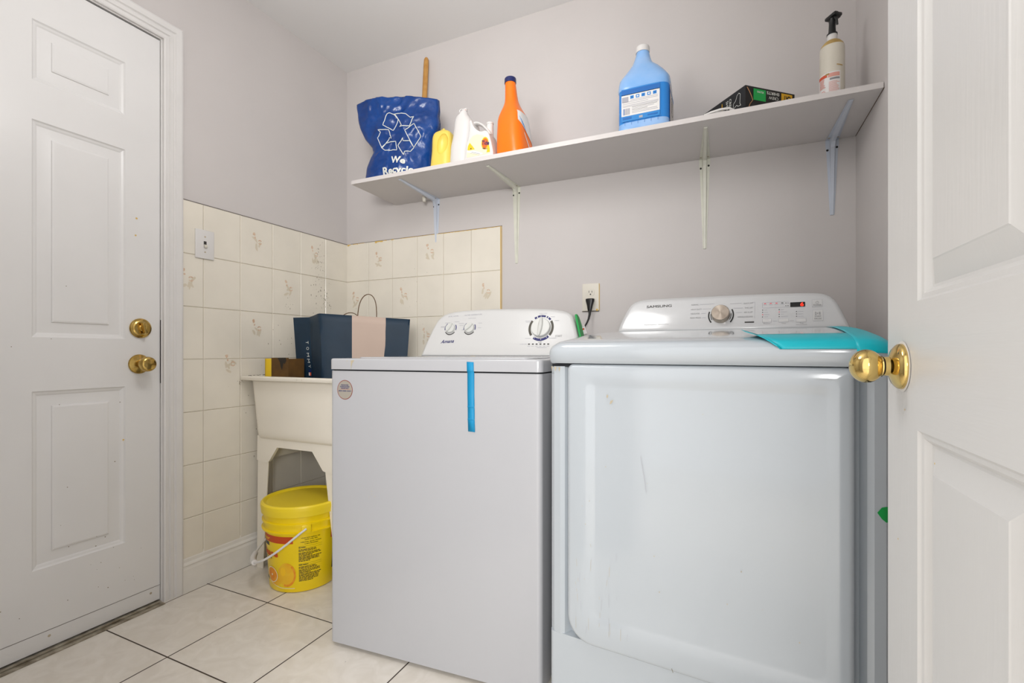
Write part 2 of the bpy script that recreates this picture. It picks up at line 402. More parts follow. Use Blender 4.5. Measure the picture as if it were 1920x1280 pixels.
part_label(tiles(lambda a, z, t: (a, -t, z), .9312, .0, 5, 'tile_wainscot', wall_back, [(.2256, 1.4006, 1), (.545, 1.4142, 1), (.385, 1.2058, 1), (.8579, 1.1993, 1), (.523, 1.0, 1), (.07, 1.2, 1)], exb), 'cream ceramic wall tiles with ochre remnants along the top')

# baseboard
prof = [(0, 0), (.015, 0), (.015, .086), (.013, .090), (.0125, .098), (.015, .101), (.014, .106), (.009, .112), (.0085, .124), (.005, .130), (.004, .1385), (0, .1385)]
b = MB(); b.grid([[(t, y, z) for t, z in prof] for y in (-.8625, -.55, 0)], 'base'); b.add([(t, -.8625, z) for t, z in prof], [tuple(range(len(prof)))[::-1]], 'base')
struct(b.build('baseboard_left', ang=25))
# door casing
def casing(name, prof, ins, fmap, m='trim'):
    b = MB(); y0, y1, z1 = ins
    rows = [[fmap(y0+wd, 0, t) for wd, t in prof], [fmap(y0+wd, z1+wd, t) for wd, t in prof], [fmap(y1-wd, z1+wd, t) for wd, t in prof], [fmap(y1-wd, 0, t) for wd, t in prof]]
    b.grid(rows, m); b.add(rows[0], [tuple(range(len(prof)))], m); return b.build(name, ang=20)
cprof = [(.0, 0), (.0, .011), (.004, .0135), (.012, .0135), (.014, .0105), (.017, .0105), (.020, .015), (.030, .015), (.033, .0125), (.036, .0125), (.040, .0175), (.058, .0190), (.064, .0165), (.064, 0)]
struct(casing('trim_1', cprof, (DY0+.0035, DY1-.0035, DZ+.002), lambda y, z, t: (t, y, z)), 'white fluted casing round the entry door')
# jamb and stop inside the opening, sill
b = MB(); b.box(-.12, .0005, DY0-.001, DY0+.0035, 0, DZ, 'trim'); b.box(-.12, .0005, DY1-.0035, DY1+.001, 0, DZ, 'trim'); b.box(-.12, .0005, DY1, DY0, DZ-.001, DZ+.002, 'trim')
b.box(-.0012, .0002, DY0-.003, DY0+.0005, .80, 1.03, 'screw')
struct(b.build('trim_2'), 'door jamb')
b = MB(); b.box(-.1, .0, DY1, DY0, -.002, .006, 'metalsill'); b.box(.0, .030, DY1, DY0-.002, 0, .0035, 'metalsill', bev=.001); b.box(.002, .012, DY1, DY0-.004, .0035, .009, 'metalsill', bev=.002)
struct(b.build('trim_3'), 'worn grey door sill')

# ---------------------------------------------------------------- panel doors
def ring_panel(b, a0, a1, z0, z1, rings, f, m, mi=None):
    R = []
    for ins, d in rings: R.append([f(a0+ins, z0+ins, d), f(a1-ins, z0+ins, d), f(a1-ins, z1-ins, d), f(a0+ins, z1-ins, d)])
    for p, q in zip(R, R[1:]):
        for k in range(4): b.add([p[k], p[(k+1) % 4], q[(k+1) % 4], q[k]], [(0, 1, 2, 3)], m)
    b.add(R[-1], [(0, 1, 2, 3)], mi or m)
def panel_side(b, wd, ht, panels, rings, f, m, mrail=None, mi=None):
    xs = sorted({0, wd}|{p[0] for p in panels}|{p[1] for p in panels}); zs = sorted({0, ht}|{p[2] for p in panels}|{p[3] for p in panels})
    for x0, x1 in zip(xs, xs[1:]):
        for z0, z1 in zip(zs, zs[1:]):
            cx, cz = (x0+x1)/2, (z0+z1)/2
            if any(p[0] < cx < p[1] and p[2] < cz < p[3] for p in panels): continue
            rail = mrail and not any(p[2] < cz < p[3] for p in panels) and xs[1] < cx < xs[-2]
            b.add([f(x0, z0, 0), f(x1, z0, 0), f(x1, z1, 0), f(x0, z1, 0)], [(0, 1, 2, 3)], mrail if rail else m)
    for p in panels: ring_panel(b, *p, rings, f, m, mi)
# entry door (left wall): local a measured from the lock edge toward the hinge edge
DW = .808; rL = [(0, 0), (.004, -.004), (.010, -.006), (.014, -.0085), (.019, -.0085), (.046, -.0045), (.0475, -.0015), (.052, 0)]
pan = []
for (a0, a1) in ((.1085, .350), (DW-.350, DW-.1085)):
    for z0, z1 in ((.257, .795), (.958, 1.610), (1.728, 1.910)): pan.append((a0, a1, z0-.012, z1-.012))
XD = -.004; dl = lambda a, z, d: (XD+d, DY0-.0025-a, .012+z)
b = MB(); panel_side(b, DW, 2.038, pan, rL, dl, 'door')
b.box(XD-.044, XD-.0125, DY0-.0025-DW, DY0-.0025, .012, 2.05, 'door')
b.line([(.0, .052), (DW, .052)], .0014, lambda a, z: dl(a, z, .0006), 'darkline')
for a in (.03, .31, .60): b.disc((a, .034), .004, lambda a_, z: dl(a_, z, .0007), 'grout', n=10)
for k in range(26):
    b.disc((random.uniform(.02, .45), random.choice((random.uniform(.08, .3), random.uniform(.1, 1.3)))), random.uniform(.0008, .002), lambda a_, z: dl(a_, z, .0007), 'mold', n=6)
for a, z, q in ((.075, 1.37, .0035), (.078, 1.31, .003), (.115, .60, .003)): b.disc((a, z), q, lambda a_, z_: dl(a_, z_, .0008), 'ochre', n=8)
door_1 = struct(b.build('door_1', ang=12), 'white six-panel entry door in the left wall')
def T_at(p, axis):   # lathe along +x or -x
    return Matrix.Translation(Vector(p)) @ (Matrix.Identity(4) if axis > 0 else Matrix.Rotation(PI, 4, 'Z'))
b = MB(); yk, zk = -.992, .997
b.lathe([(0, .034), (.004, .0345), (.007, .032), (.008, .029), (.0105, .028), (.013, .024), (.0135, 0)], 'brassd', axis='x', c=(XD, yk, zk), n=40)
dbolt = b.build('deadbolt', door_1, ang=25)
b = MB(); b.lathe([(.0125, .012), (.018, .0115), (.020, .009)], 'brassd', axis='x', c=(XD, yk, zk), n=24, cap1=True)
T = Matrix.Translation((XD+.017, yk, zk)) @ Matrix.Rotation(math.radians(12), 4, 'X')
b.box(0, .018, -.0048, .0048, -.019, .019, 'brassd', bev=.002, T=T)
b.build('thumb_turn', dbolt, ang=30)
b = MB(); yk, zk = -.996, .871
b.lathe([(0, .0335), (.003, .034), (.006, .032), (.010, .022), (.012, .015), (.03, .0125), (.034, .0125)], 'brassd', axis='x', c=(XD, yk, zk), n=40)
b.lathe([(.0125, .0028), (.0126, 0)], 'screw', axis='x', c=(XD-.0048, yk-.022, zk+.0), n=12)
rz = b.build('door_knob', door_1, ang=30)
b = MB(); b.lathe([(.034, .012), (.037, .019), (.043, .0245), (.052, .0262), (.060, .0245), (.064, .0205), (.0655, .015), (.067, .0085), (.0675, 0)], 'brassd', axis='x', c=(XD, yk, zk), n=40)
b.build('knob_grip', rz, ang=40)

# inner door (right, standing open into the room)
X2 = 2.087; E2 = -1.158; DW2 = .772
pan2 = []
for (a0, a1) in ((.112, .350), (DW2-.350, DW2-.112)):
    for z0, z1 in ((.25, .8226), (.973, 1.60), (1.73, 1.91)): pan2.append((a0, a1, z0-.012, z1-.012))
rR = [(0, 0), (.003, -.003), (.008, -.004), (.0135, -.0098), (.017, -.0105), (.041, -.0020), (.0425, -.0010), (.044, -.0010)]
b = MB(); dr = lambda a, z, d: (X2-d, E2-a, .012+z)
panel_side(b, DW2, 2.03, pan2, rR, dr, 'grain', 'grainh')
dr2 = lambda a, z, d: (X2+.035+d, E2-a, .012+z)
panel_side(b, DW2, 2.03, pan2, rR, dr2, 'grain', 'grainh')
for (p, q) in (((0, 0), (0, 2.03)), ((DW2, 0), (DW2, 2.03)), ((0, 0), (DW2, 0)), ((0, 2.03), (DW2, 2.03))):
    b.add([dr(*p, 0), dr2(*p, 0), dr2(*q, 0), dr(*q, 0)], [(0, 1, 2, 3)], 'door')
for a, z in ((.165, .783), (.045, .66), (.07, .83)): b.disc((a, z), .0012, lambda a_, z_: dr(a_, z_, .0095 if False else .0006), 'ochre', n=7)
door_2 = struct(fixn(b.build('door_2', ang=12)), 'white wood-grained panel door standing open at the right')
b = MB(); yk, zk = -1.218, .8955
def lx(b, prof, m, n=48, cap1=False): b.lathe([(-h, r) for h, r in prof], m, axis='x', c=(X2, yk, zk), n=n)
lx(b, [(0, .0285), (.002, .029), (.005, .0282), (.0065, .027), (.010, .0225), (.0135, .0135), (.0145, .0122), (.0195, .0122), (.0200, .0118)], 'brass')
kn2 = b.build('door_knob', door_2, ang=30)
b = MB(); lx(b, [(.0200, .0112), (.0212, .0112), (.0215, .0135)], 'screw'); lx(b, [(.0215, .0130)]+[(.0378-.0185*math.cos(t), .0216*math.sin(t)) for t in [math.radians(x) for x in range(36, 180, 8)]]+[(.0563, 0)], 'brass')
b.build('knob_grip', kn2, ang=60)
b = MB(); lx(b, [(.0005, .0285), (.0008, .032), (.0012, .0285)], 'paper'); part_label(b.build('paint_ring', kn2), 'white paint smear round the rose')

# ---------------------------------------------------------------- light switch, outlet, plug
sw = thing('light_switch', 'white toggle light switch plate on the cream tiles beside the entry door', 'light switch', (.0065, -.774, 1.336))
b = MB(); b.box(0, .006, -.0365, .0365, -.0565, .0565, 'pwhite', bev=.002, seg=3)
b.box(.0055, .0064, -.0055, .0055, -.0125, .0125, 'dgrey')
for z in (.030, -.030): b.lathe([(.0058, .0033), (.0070, .0028), (.0071, 0)], 'rust', axis='x', c=(0, 0, z), n=12)
b.build('switch_plate', sw, ang=30)
b = MB(); b.box(.004, .016, -.0048, .0048, -.0095, .002, 'cream', bev=.0012, T=Matrix.Rotation(math.radians(18), 4, 'Y')); b.build('toggle', sw)
ol = thing('wall_outlet', 'cream duplex wall outlet above the gap between washer and dryer', 'outlet', (1.355, 0, 1.145))
b = MB(); b.box(-.036, .036, -.0055, 0, -.058, .058, 'cream', bev=.0018, seg=3); b.box(.0345, .0375, -.0045, 0, -.056, .056, 'ochre'); b.box(-.037, .036, -.005, 0, -.0605, -.0585, 'darkline')
b.disc((.028, -.054), .005, lambda a, z: (a, -.0058, z), 'ochre', n=8)
b.build('cover_plate', ol)
for zc in (.0195, -.0195):
    b = MB(); b.loft([sup(0, 0, 0, .0172, .0148, 2.8, 28), sup(0, 0, .0012, .0168, .0144, 2.8, 28)], 'cream')
    b.v = [(x, -.0055-z, y+zc) for x, y, z in b.v]
    f = lambda a, z: (a, -.0069, z+zc)
    b.rect(-.0075, -.0053, -.001, .0085, f, 'dgrey'); b.rect(.0053, .0075, -.001, .0075, f, 'dgrey'); b.disc((0, -.0075), .003, f, 'black', n=14)
    fixn(b.build('receptacle', ol, ang=30))
pc = thing('power_cord', 'black power plug and cord hanging from the lower half of the wall outlet', 'power cord', (1.357, -.0069, 1.126))
b = MB(); rings = []
for z, hx, hy, yc in ((.012, .014, .010, -.012), (.010, .0185, .0125, -.013), (.002, .018, .0125, -.014), (-.016, .0125, .010, -.016), (-.034, .009, .008, -.018), (-.040, .0075, .007, -.018)):
    rings.append(sup(0, yc, z, hx, hy, 2.6, 24))
b.loft(rings[::-1], 'black'); fixn(b.build('plug', pc, ang=40))
b = MB(); b.tube([(0, -.018, -.038), (0, -.020, -.055), (-.003, -.026, -.075), (-.008, -.035, -.092), (-.014, -.045, -.106), (-.02, -.05, -.14), (-.022, -.05, -.30), (-.03, -.05, -.6), (-.03, -.05, -1.11)], [.006, .005, .0042, .0036, .0034, .0034, .0034, .0034, .0034], 'black', n=10); b.build('cord', pc, ang=60)
b = MB(); Tt = Matrix.Translation((-.014, -.054, -.114)) @ Matrix.Rotation(math.radians(-20), 4, 'Y')
b.box(-.022, .002, -.0008, 0, -.024, .006, 'paper', T=Tt); b.box(-.021, 0, -.0012, -.0009, -.006, .001, 'oran2', T=Tt); b.box(.002, .005, -.001, .002, -.026, .014, 'paper', T=Tt)
part_label(b.build('cord_tag', pc), 'white paper cord tag with an orange bar')

# ---------------------------------------------------------------- shelf and brackets
SLP = -.0067
def stop(x): return 1.6825+SLP*(x-.345)
b = MB(); x0, x1, y0, y1 = .343, 2.2815, -.331, -.001
vs_ = [(x0, y0, 0), (x1, y0, 0), (x1, y1, 0), (x0-.008, y1, 0)]
vs_ = [(x, y, stop(x)-t) for t in (.0165, 0) for x, y, _ in vs_]
b.add(vs_, [(3, 2, 1, 0), (4, 5, 6, 7), (0, 1, 5, 4), (1, 2, 6, 5), (2, 3, 7, 6), (3, 0, 4, 7)], 'shelf')
b.box(2.2816, 2.2832, -.329, -.003, 1.6525, 1.6560, 'rope')
tag(b.build('wall_shelf'), 'long white melamine shelf board across the back wall on four brackets', 'shelf')
def bracket(xw, xt, lv, lh, m, label):
    zt = stop(xw)-.0165-.0005; r = thing('shelf_bracket', label, 'shelf bracket', (xw, 0, zt), 0, 'shelf brackets')
    dx = xt-xw
    # flanged strap: widths along the wall arm and the shelf arm
    arm = []                                   # (y, z, half width, rib half width, rib height, normal)
    N = 14
    for k in range(N+1):
        t = 1-k/N; arm.append((0, -lv*t, .0065+.0125*(1-t)**1.0 if t > .12 else .0195, .0042+.0035*(1-t), .004+.012*(1-t), 0))
    for k in range(1, N+1):
        t = k/N; arm.append((-lh*t, 0, .0195-.0130*t, .0077-.0035*t, .016-.012*t, 1))
    # rib follows a filleted corner path, flange hugs wall/shelf
    b = MB(); rows = []
    for (y, z, wd, rw, rh, side) in arm:
        sx = dx*(-y/lh)
        if side == 0: base = Vector((0, -.0002, z)); nrm = Vector((0, -1, 0))
        else: base = Vector((0, y, -.0002)); nrm = Vector((0, 0, -1))
        if abs(y)+abs(z) < 1e-6: nrm = Vector((0, -1, -1)).normalized()
        c = base+Vector((sx, 0, 0))
        rows.append([(c+Vector((s_*q, 0, 0))+nrm*hh)[:] for s_, q, hh in ((-1, wd, 0), (-1, wd, .0016), (-1, rw+.001, .0016), (-1, rw*.8, rh), (1, rw*.8, rh), (1, rw+.001, .0016), (1, wd, .0016), (1, wd, 0))])
    b.grid(rows, m); b.add(rows[0], [tuple(range(8))], m); b.add(rows[-1], [tuple(range(8))[::-1]], m)
    # gusset web that rounds the inner corner
    g = []
    for k in range(9):
        a = k/8*PI/2; g.append((-.045*(1-math.sin(a)) if 0 else -.05+.05*math.sin(a)*0-.0, 0))
    q = [(0, -.055), (-.014, -.030), (-.030, -.014), (-.055, 0), (0, 0)]
    for s_ in (-1, 1):
        pass
    b.add([(s_*.0062-dx*y/lh, y, z) for s_ in (-1, 1) for y, z in q], [(0, 1, 2, 3, 4), (9, 8, 7, 6, 5), (0, 5, 6, 1), (1, 6, 7, 2), (2, 7, 8, 3)], m)
    o = fixn(b.build('bracket_arm', r, ang=30))
    sc_ = [((0, -.0012, -lv+.009), 0), ((-.014, -.0012, -.035), 0), ((.014, -.0012, -.028), 0), ((dx*.97, -lh+.010, -.0012), 1), ((-.013, -.026, -.0012), 1), ((.013, -.026, -.0012), 1)]
    for p, side in sc_:
        s2 = MB(); f = (lambda a, c_: (p[0]+a, -.0030, p[2]+c_)) if side == 0 else (lambda a, c_: (p[0]+a, p[1]+c_, -.0030))
        if side == 0: s2.lathe([(-.0016, .0038), (-.0034, .0034), (-.0042, .002), (-.0043, 0)], 'screw', axis='y', c=(p[0], 0, p[2]), n=14)
        else: s2.lathe([(-.0016, .0036), (-.0034, .0032), (-.0042, .0018), (-.0043, 0)], 'steel', axis='z', c=(p[0], p[1], 0), n=14)
        s2.build('screw', r, ang=50)
    return r
bracket(.578, .587, .262, .300, 'brkb', 'bluish white shelf bracket nearest the corner, its foot over the wall tiles')
bracket(1.010, 1.008, .345, .280, 'brkw', 'cream white shelf bracket right of the tile edge, above the washer')
bracket(1.803, 1.818, .345, .280, 'brkw', 'cream white shelf bracket with the long wall arm above the dryer dial')
bracket(2.215, 2.213, .262, .292, 'brkb', 'bluish white shelf bracket nearest the right wall')
b = MB(); b.lathe([(-.001, .010), (-.004, .0105), (-.020, .0085), (-.026, .0085), (-.0265, 0)], 'cream', n=20)
tag(b.build('shelf_peg', loc=(.549, -.062, stop(.549)-.0165)), 'small cream plastic peg under the shelf beside the leftmost bracket', 'peg')

# ---------------------------------------------------------------- washer
A0 = (.7543, -.858, 0); wr = math.radians(3.84)
wa = thing('washing_machine', 'white top-load washing machine with three dials and a strip of blue tape', 'washing machine', A0, wr)
WW, WD = .690, .64
def rbox_prism(b, x0, x1, y0, y1, z0, z1, r, m, n=6, top=0):
    out = []
    for cx, cy, a0 in ((x1-r, y0+r, -PI/2), (x1-r, y1-r, 0), (x0+r, y1-r, PI/2), (x0+r, y0+r, PI)):
        for k in range(n+1): a = a0+PI/2*k/n; out.append((cx+r*math.cos(a), cy+r*math.sin(a)))
    rings = [[(x, y, z0) for x, y in out], [(x, y, z1-top) for x, y in out]]
    for k in range(1, 5) if top else []:
        a = k/4*PI/2; i = inset(out, top*(1-math.cos(a))); rings.append([(x, y, z1-top+top*math.sin(a)) for x, y in i])
    return b.loft(rings, m)
b = MB(); rbox_prism(b, 0, WW, 0, WD, .012, .8555, .014, 'white')
rnd = random.Random(4)
for k in range(9): b.disc((.155+rnd.gauss(0, .008), .49+rnd.gauss(0, .012)), rnd.uniform(.0006, .0013), lambda a, z: (a, -.0005, z), 'rust', n=6)
b.build('cabinet', wa, ang=30)
for x in (.05, WW-.05):
    for y in (.05, WD-.05): b = MB(); b.lathe([(0, .018), (.012, .018), (.013, .010)], 'black', c=(x, y, 0), n=14, cap0=True); b.build('foot', wa)
b = MB(); rbox_prism(b, .004, WW-.004, .004, WD-.004, .8550, .8605, .012, 'seam'); b.build('seam_gasket', wa)
b = MB(); rbox_prism(b, -.002, WW+.002, -.003, WD+.002, .8600, .8935, .016, 'white', top=.006)
# drip stains on the rim
f = lambda a, z: (a, -.0036, z)
b.poly([(.082, .8875), (.096, .889), (.088, .880), (.0835, .868), (.083, .8605), (.0822, .8605), (.0822, .870)][::-1], f, 'rust'); b.disc((.068, .886), .0015, f, 'rust', n=8)
b.build('top_panel', wa, ang=30)
b = MB(); rbox_prism(b, .05, WW-.05, .06, .455, .8930, .8972, .03, 'white', top=.003)
b.build('lid', wa, ang=30)
b = MB(); b.box(.255, .275, .474, .482, .8935, .8975, 'ochre', bev=.001); b.box(.29, .36, .478, .484, .8935, .8955, 'paleyel')
part_label(b.build('tape_scrap', wa), 'torn yellow tape scraps at the foot of the control panel')
vW = lambda z: .50+.36*(z-.895)
out = [(.0154, .8960), (.020, .915), (.0306, .9565), (.0500, 1.0145), (.0686, 1.0526), (.0974, 1.0724), (.1455, 1.0812), (.2536, 1.0866), (.4374, 1.0839), (.5466, 1.0791), (.605, 1.0694), (.6287, 1.0581), (.6419, 1.0428), (.6537, 1.0084), (.6662, .9615), (.683, .8960)][::-1]
o2 = [out[0]]+smooth_poly(out[1:-1], closed=False, it=1)+[out[-1]]
b = MB(); pillow(b, o2, lambda u, z: vW(z)-.0, .625, .012, 'plast', n=4)
fw = lambda u, z: (u, vW(z)-.0009, z)
b.text('Amana', (.100, .9478), (.1605, .951), .014, fw, 'navyp', bold=.016, shear=.45)
for x in range(6): cx = .4809+.01512*x; b.rect(cx-.0036, cx+.0036, .9408, .9452, fw, 'dgrey'); b.rect(cx-.0055, cx+.005, .9345, .9358, fw, 'lgrey')
b.rect(.512, .552, .9295, .9307, fw, 'lgrey')
for (t, p, q, h) in (('START', (.5805, .969), (.6064, .969), .0075), ('SOIL LEVEL', (.1151, 1.057), (.1625, 1.0595), .0048), ('WATER TEMPERATURE', (.1883, 1.060), (.2662, 1.063), .005), ('WASH CYCLE', (.5081, 1.0583), (.5397, 1.0583), .004), ('off', (.517, .9478), (.530, .9478), .005), ('LOAD SIZE', (.4446, .9415), (.4719, .9415), .0035)):
    b.text(t, p, q, h, fw, 'lgrey' if t != 'off' and t != 'START' else 'grey')
for (u0, u1, z) in ((.105, .128, 1.033), (.088, .112, 1.018), (.088, .110, 1.0145), (.148, .170, 1.037), (.168, .192, 1.030), (.172, .192, 1.0215), (.185, .20, 1.0035), (.208, .242, 1.0500), (.256, .272, 1.0295), (.256, .272, 1.010), (.455, .482, 1.033), (.458, .480, 1.028), (.492, .50, 1.047), (.572, .59, 1.032), (.555, .572, 1.047), (.462, .485, .9655), (.556, .585, .9655), (.500, .522, .9598), (.52, .535, 1.0525)):
    b.rect(u0, u1, z-.0006, z+.0006, fw, 'lgrey')
d2 = math.radians
for cu, cz in ((.1345, 1.0094), (.2205, 1.0092)):
    b.arc((cu, cz), .0235, .0270, d2(-145), d2(-35), fw, 'dgrey'); b.arc((cu, cz), .0235, .0270, d2(-15), d2(35), fw, 'navyp'); b.arc((cu, cz), .0235, .0270, d2(130), d2(195), fw, 'navyp')
cu, cz = .5215, 1.005
b.arc((cu, cz), .041, .050, d2(-125), d2(-45), fw, 'navyp'); b.arc((cu, cz), .041, .050, d2(-38), d2(35), fw, 'olive'); b.arc((cu, cz), .041, .050, d2(143), d2(218), fw, 'olive')
for p, q in ((42, 55), (60, 66), (72, 95), (97, 112), (116, 128)): b.arc((cu, cz), .0425, .050, d2(p), d2(q), fw, 'navyp', n=6)
for p in (-120, -85, -55): b.disc((cu+.044*math.cos(d2(p)), cz+.044*math.sin(d2(p))), .0017, lambda u, z: (u, vW(z)-.0014, z), 'paper', n=8)
part_label(b.build('control_panel', wa, ang=32), 'white control panel with navy and grey dial rings and lettering')
TL = math.atan(.36)
def dial(cu, cz, R, hh, ptr, parent, name):
    b = MB(); T = Matrix.Translation((cu, vW(cz)-.001, cz)) @ Matrix.Rotation(-TL, 4, 'X')
    b.lathe([(0, R), (-hh*.55, R*.96), (-hh*.65, R*.90), (-hh*.62, 0)], 'dial', axis='y', n=36, T=T)
    T2 = T @ Matrix.Rotation(ptr, 4, 'Y')
    rows = [sup(0, 0, 0, R*.25, R*1.02, 2, 24), sup(0, 0, 1, R*.20, R*.98, 2, 24), sup(0, 0, 1.25, R*.1, R*.8, 2, 24)]
    rows = [[(T2 @ Vector((x, -hh*.55-z*hh*.5, y)))[:] for x, y, z in r] for r in rows]
    b.loft(rows, 'dial'); return fixn(b.build(name, parent, ang=35))
dial(.1345, 1.0094, .0205, .014, math.radians(30), wa, 'dial_knob'); dial(.2205, 1.0092, .0215, .014, math.radians(45), wa, 'dial_knob'); dial(.5215, 1.005, .0385, .018, math.radians(4), wa, 'dial_knob')
b = MB(); f = lambda a, z: (a, -.0008, z); f2 = lambda a, z: (a, -.0011, z)
b.disc((.0575, .797), .0290, f, 'brnred', n=40, sy=1.03); b.disc((.0575, .797), .0272, lambda a, z: (a, -.00095, z), 'stickgrey', n=40, sy=1.03)
for t, z, hw in (('REGISTER', .8115, .014), ('ENREGISTRER', .8065, .018), ('REGISTRO', .8015, .014), ('800-000-2201', .7935, .0235)):
    b.text(t, (.0575-hw, z-.0018), (.0575+hw, z-.0018), .0038, f2, 'navyp', bold=.03)
b.rect(.036, .079, .7985, .7990, f2, 'red')
part_label(b.build('sticker', wa), 'oval grey registration sticker with a red rim')
b = MB(); rows = []
for z, y, du in ((.8865, -.0042, 0), (.862, -.0042, .0005), (.859, -.0025, .0006), (.855, -.0014, .0007), (.80, -.0016, .001), (.765, -.0012, .0015), (.7635, -.0032, .0016), (.760, -.0012, .0016), (.73, -.0014, .002), (.7285, -.003, .002), (.725, -.0014, .002), (.694, -.0014, .003)):
    rows.append([(.4755+du, y, z), (.4865+du, y, z-.0004), (.4965+du, y, z-.001)])
b.grid(rows, 'tape'); o = b.build('tape_strip', wa, ang=20); part_label(o, 'strip of bright blue painter tape down the front')
sm = o.modifiers.new('thick', 'SOLIDIFY'); sm.thickness = .0004
b = MB(); b.box(.683, .6845, .50, .585, .93, .94, 'green')
b = MB(); pts = [(.540, .905), (.600, .905), (.600, 1.020), (.585, 1.045), (.560, 1.055), (.545, 1.05)]
b.loft([[(.657+(1.02-z)*.22+dx, y, z) for y, z in pts] for dx in (0, .007)], 'green')
part_label(fixn(b.build('side_tag', wa, ang=30)), 'green label tag on the side of the control panel')

# ---------------------------------------------------------------- dryer
L0 = (1.476, -.852, 0); drr = math.radians(-5)
dy = thing('clothes_dryer', 'glossy white clothes dryer with a round steel dial and large square door', 'dryer', L0, drr)
DWd, DD = .686, .70
b = MB()
# cabinet: front columns with a recess behind the door
out = [(.012, .010), (.030, .006), (.040, .012), (.050, .034), (DWd-.050, .034), (DWd-.040, .012), (DWd-.030, .006), (DWd-.012, .010), (DWd, .022), (DWd, DD), (0, DD), (0, .022)]
b.loft([[(x, y, z) for x, y in out] for z in (.215, .878)], 'dwhite', True, True)
out2 = [(.012, .010), (.10, .004), (DWd-.10, .004), (DWd-.012, .010), (DWd, .022), (DWd, DD), (0, DD), (0, .022)]
rbox_prism(b, 0, DWd, .008, DD, .02, .215, .014, 'dwhite')
b.build('cabinet', dy, ang=25)
for x in (.05, DWd-.05):
    for y in (.06, DD-.06): b = MB(); b.lathe([(0, .02), (.02, .02), (.021, .010)], 'black', c=(x, y, 0), n=14, cap0=True); b.build('foot', dy)
b = MB(); b.box(.006, DWd-.006, .012, DD-.01, .877, .884, 'seam'); b.build('seam_gasket', dy)
# moulded top: profile swept across with rounded ends
TP = [(.030, .884), (-.004, .886), (-.010, .892), (-.014, .905), (-.0145, .916), (-.011, .927), (-.003, .935), (.012, .940), (.030, .944), (.10, .953), (.20, .963), (.30, .971), (.45, .980), (.60, .986), (DD, .988)]
TPs = [TP[0]]+smooth_poly(TP[1:], closed=False, it=1)
def topz(v):
    q = [(a, z) for a, z in TPs if z > .915]; return interp(q, v)
def lid_pt(u, v, z, off=0):
    r = .045; e = min(u, DWd-u); dr_ = 0
    if e < r: dr_ = r-math.sqrt(max(0, r*r-(r-e)**2))
    k = max(0, (z-.905)/(.988-.905)); k = min(1, k*1.6)
    zz = z-dr_*.62*k; vv = v+dr_*.55*(1 if v < .01 else max(0, 1-(v-.01)*8))
    return (u, vv, zz)
us = [0, .0008, .003, .007, .012, .018, .026, .035, .045, .06]+[.1+.0486*i for i in range(11)]
us = us[:10]+[.06+(DWd-.12)*i/12 for i in range(1, 12)]+[DWd-u for u in us[:10]][::-1]
b = MB(); rows = [[lid_pt(u, v, z) for v, z in TPs] for u in us]; b.grid(rows, 'dwhite', flip=False)
for u, fl in ((0, 0), (DWd, 1)):
    e = [lid_pt(u, v, z) for v, z in TPs]+[(u, DD, .884)]; b.add(e, [tuple(range(len(e)))[::(1 if fl else -1)]], 'dwhite')
b.add([(0, DD, .884), (DWd, DD, .884), (DWd, DD, .96), (0, DD, .96)], [(0, 1, 2, 3)], 'dwhite'); b.add([(0, .03, .884), (DWd, .03, .884), (DWd, DD, .884), (0, DD, .884)], [(0, 1, 2, 3)], 'dwhite')
rows = [[(u, .012 if t else .0105, .8795-.012+.0) for u in (0, .03)] for t in (0, 1)]
fixn(b.build('top_panel', dy, ang=40))
b = MB(); ff = lambda a, z: (a, .0052+abs(a-.030)*.22+.0, z)
for u, z in ((.006, .8745), (.017, .8735), (.028, .8725)): b.poly([(u-.003, z+.003), (u+.0035, z+.003), (u+.0006, z-.006), (u-.0006, z-.007)][::-1], lambda a, q: (a, .0055 if a > .012 else .0135-(a)*.6, q), 'rust')
part_label(b.build('rust_stain', dy), 'small rusty drips at the top left corner')
# dryer door
def rrect(x0, x1, z0, z1, rb, rt, n=8):
    o = []
    for cx, cz, a0, r in ((x1-rt, z1-rt, 0, rt), (x0+rt, z1-rt, PI/2, rt), (x0+rb, z0+rb, PI, rb), (x1-rb, z0+rb, 1.5*PI, rb)):
        for k in range(n+1): a = a0+PI/2*k/n; o.append((cx+r*math.cos(a), cz+r*math.sin(a)))
    return o
do = rrect(.052, .626, .213, .8905-.006, .062, .014)
b = MB(); rings = [[(u, .036, z) for u, z in do]]
for k in range(6): a = k/5*PI/2; rings.append([(u, -.006+.012*(1-math.sin(a)), z) for u, z in inset(do, .012*(1-math.cos(a)))])
for ix, zt_, zb_, rb_, rt_, yy in ((.030, .020, .040, .045, .010, -.0078), (.052, .036, .058, .030, .020, -.0080), (.066, .048, .072, .022, .016, -.0042), (.074, .056, .080, .018, .012, -.0034), (.12, .12, .14, .01, .01, -.0036)):
    rings.append([(u, yy, z) for u, z in rrect(.052+ix, .626-ix*.62, .213+zb_, .8845-zt_, rb_, rt_)])
b.loft(rings, 'dwhite', True, True)
rnd = random.Random(9); fd = lambda a, z: (a, -.0086, z)
b.poly([(.155, .815), (.158, .812), (.156, .806), (.153, .809)], fd, 'rust'); b.poly([(.163, .800), (.170, .803), (.166, .795), (.161, .792)], fd, 'rust')
b.line([(.233, .68), (.243, .62), (.245, .60)], .0008, fd, 'lgrey'); b.line([(.30, .225), (.303, .217)], .0012, fd, 'mold')
for k in range(26):
    x, z = rnd.uniform(.075, .22), rnd.uniform(.26, .46); b.line([(x, z), (x+rnd.uniform(-.002, .002), z-rnd.uniform(.004, .03))], .0005, fd, 'rust' if k % 3 else 'lgrey')
for k in range(16): b.disc((rnd.uniform(.07, .55), rnd.uniform(.26, .8)), rnd.uniform(.0006, .0014), fd, 'rust', n=6)
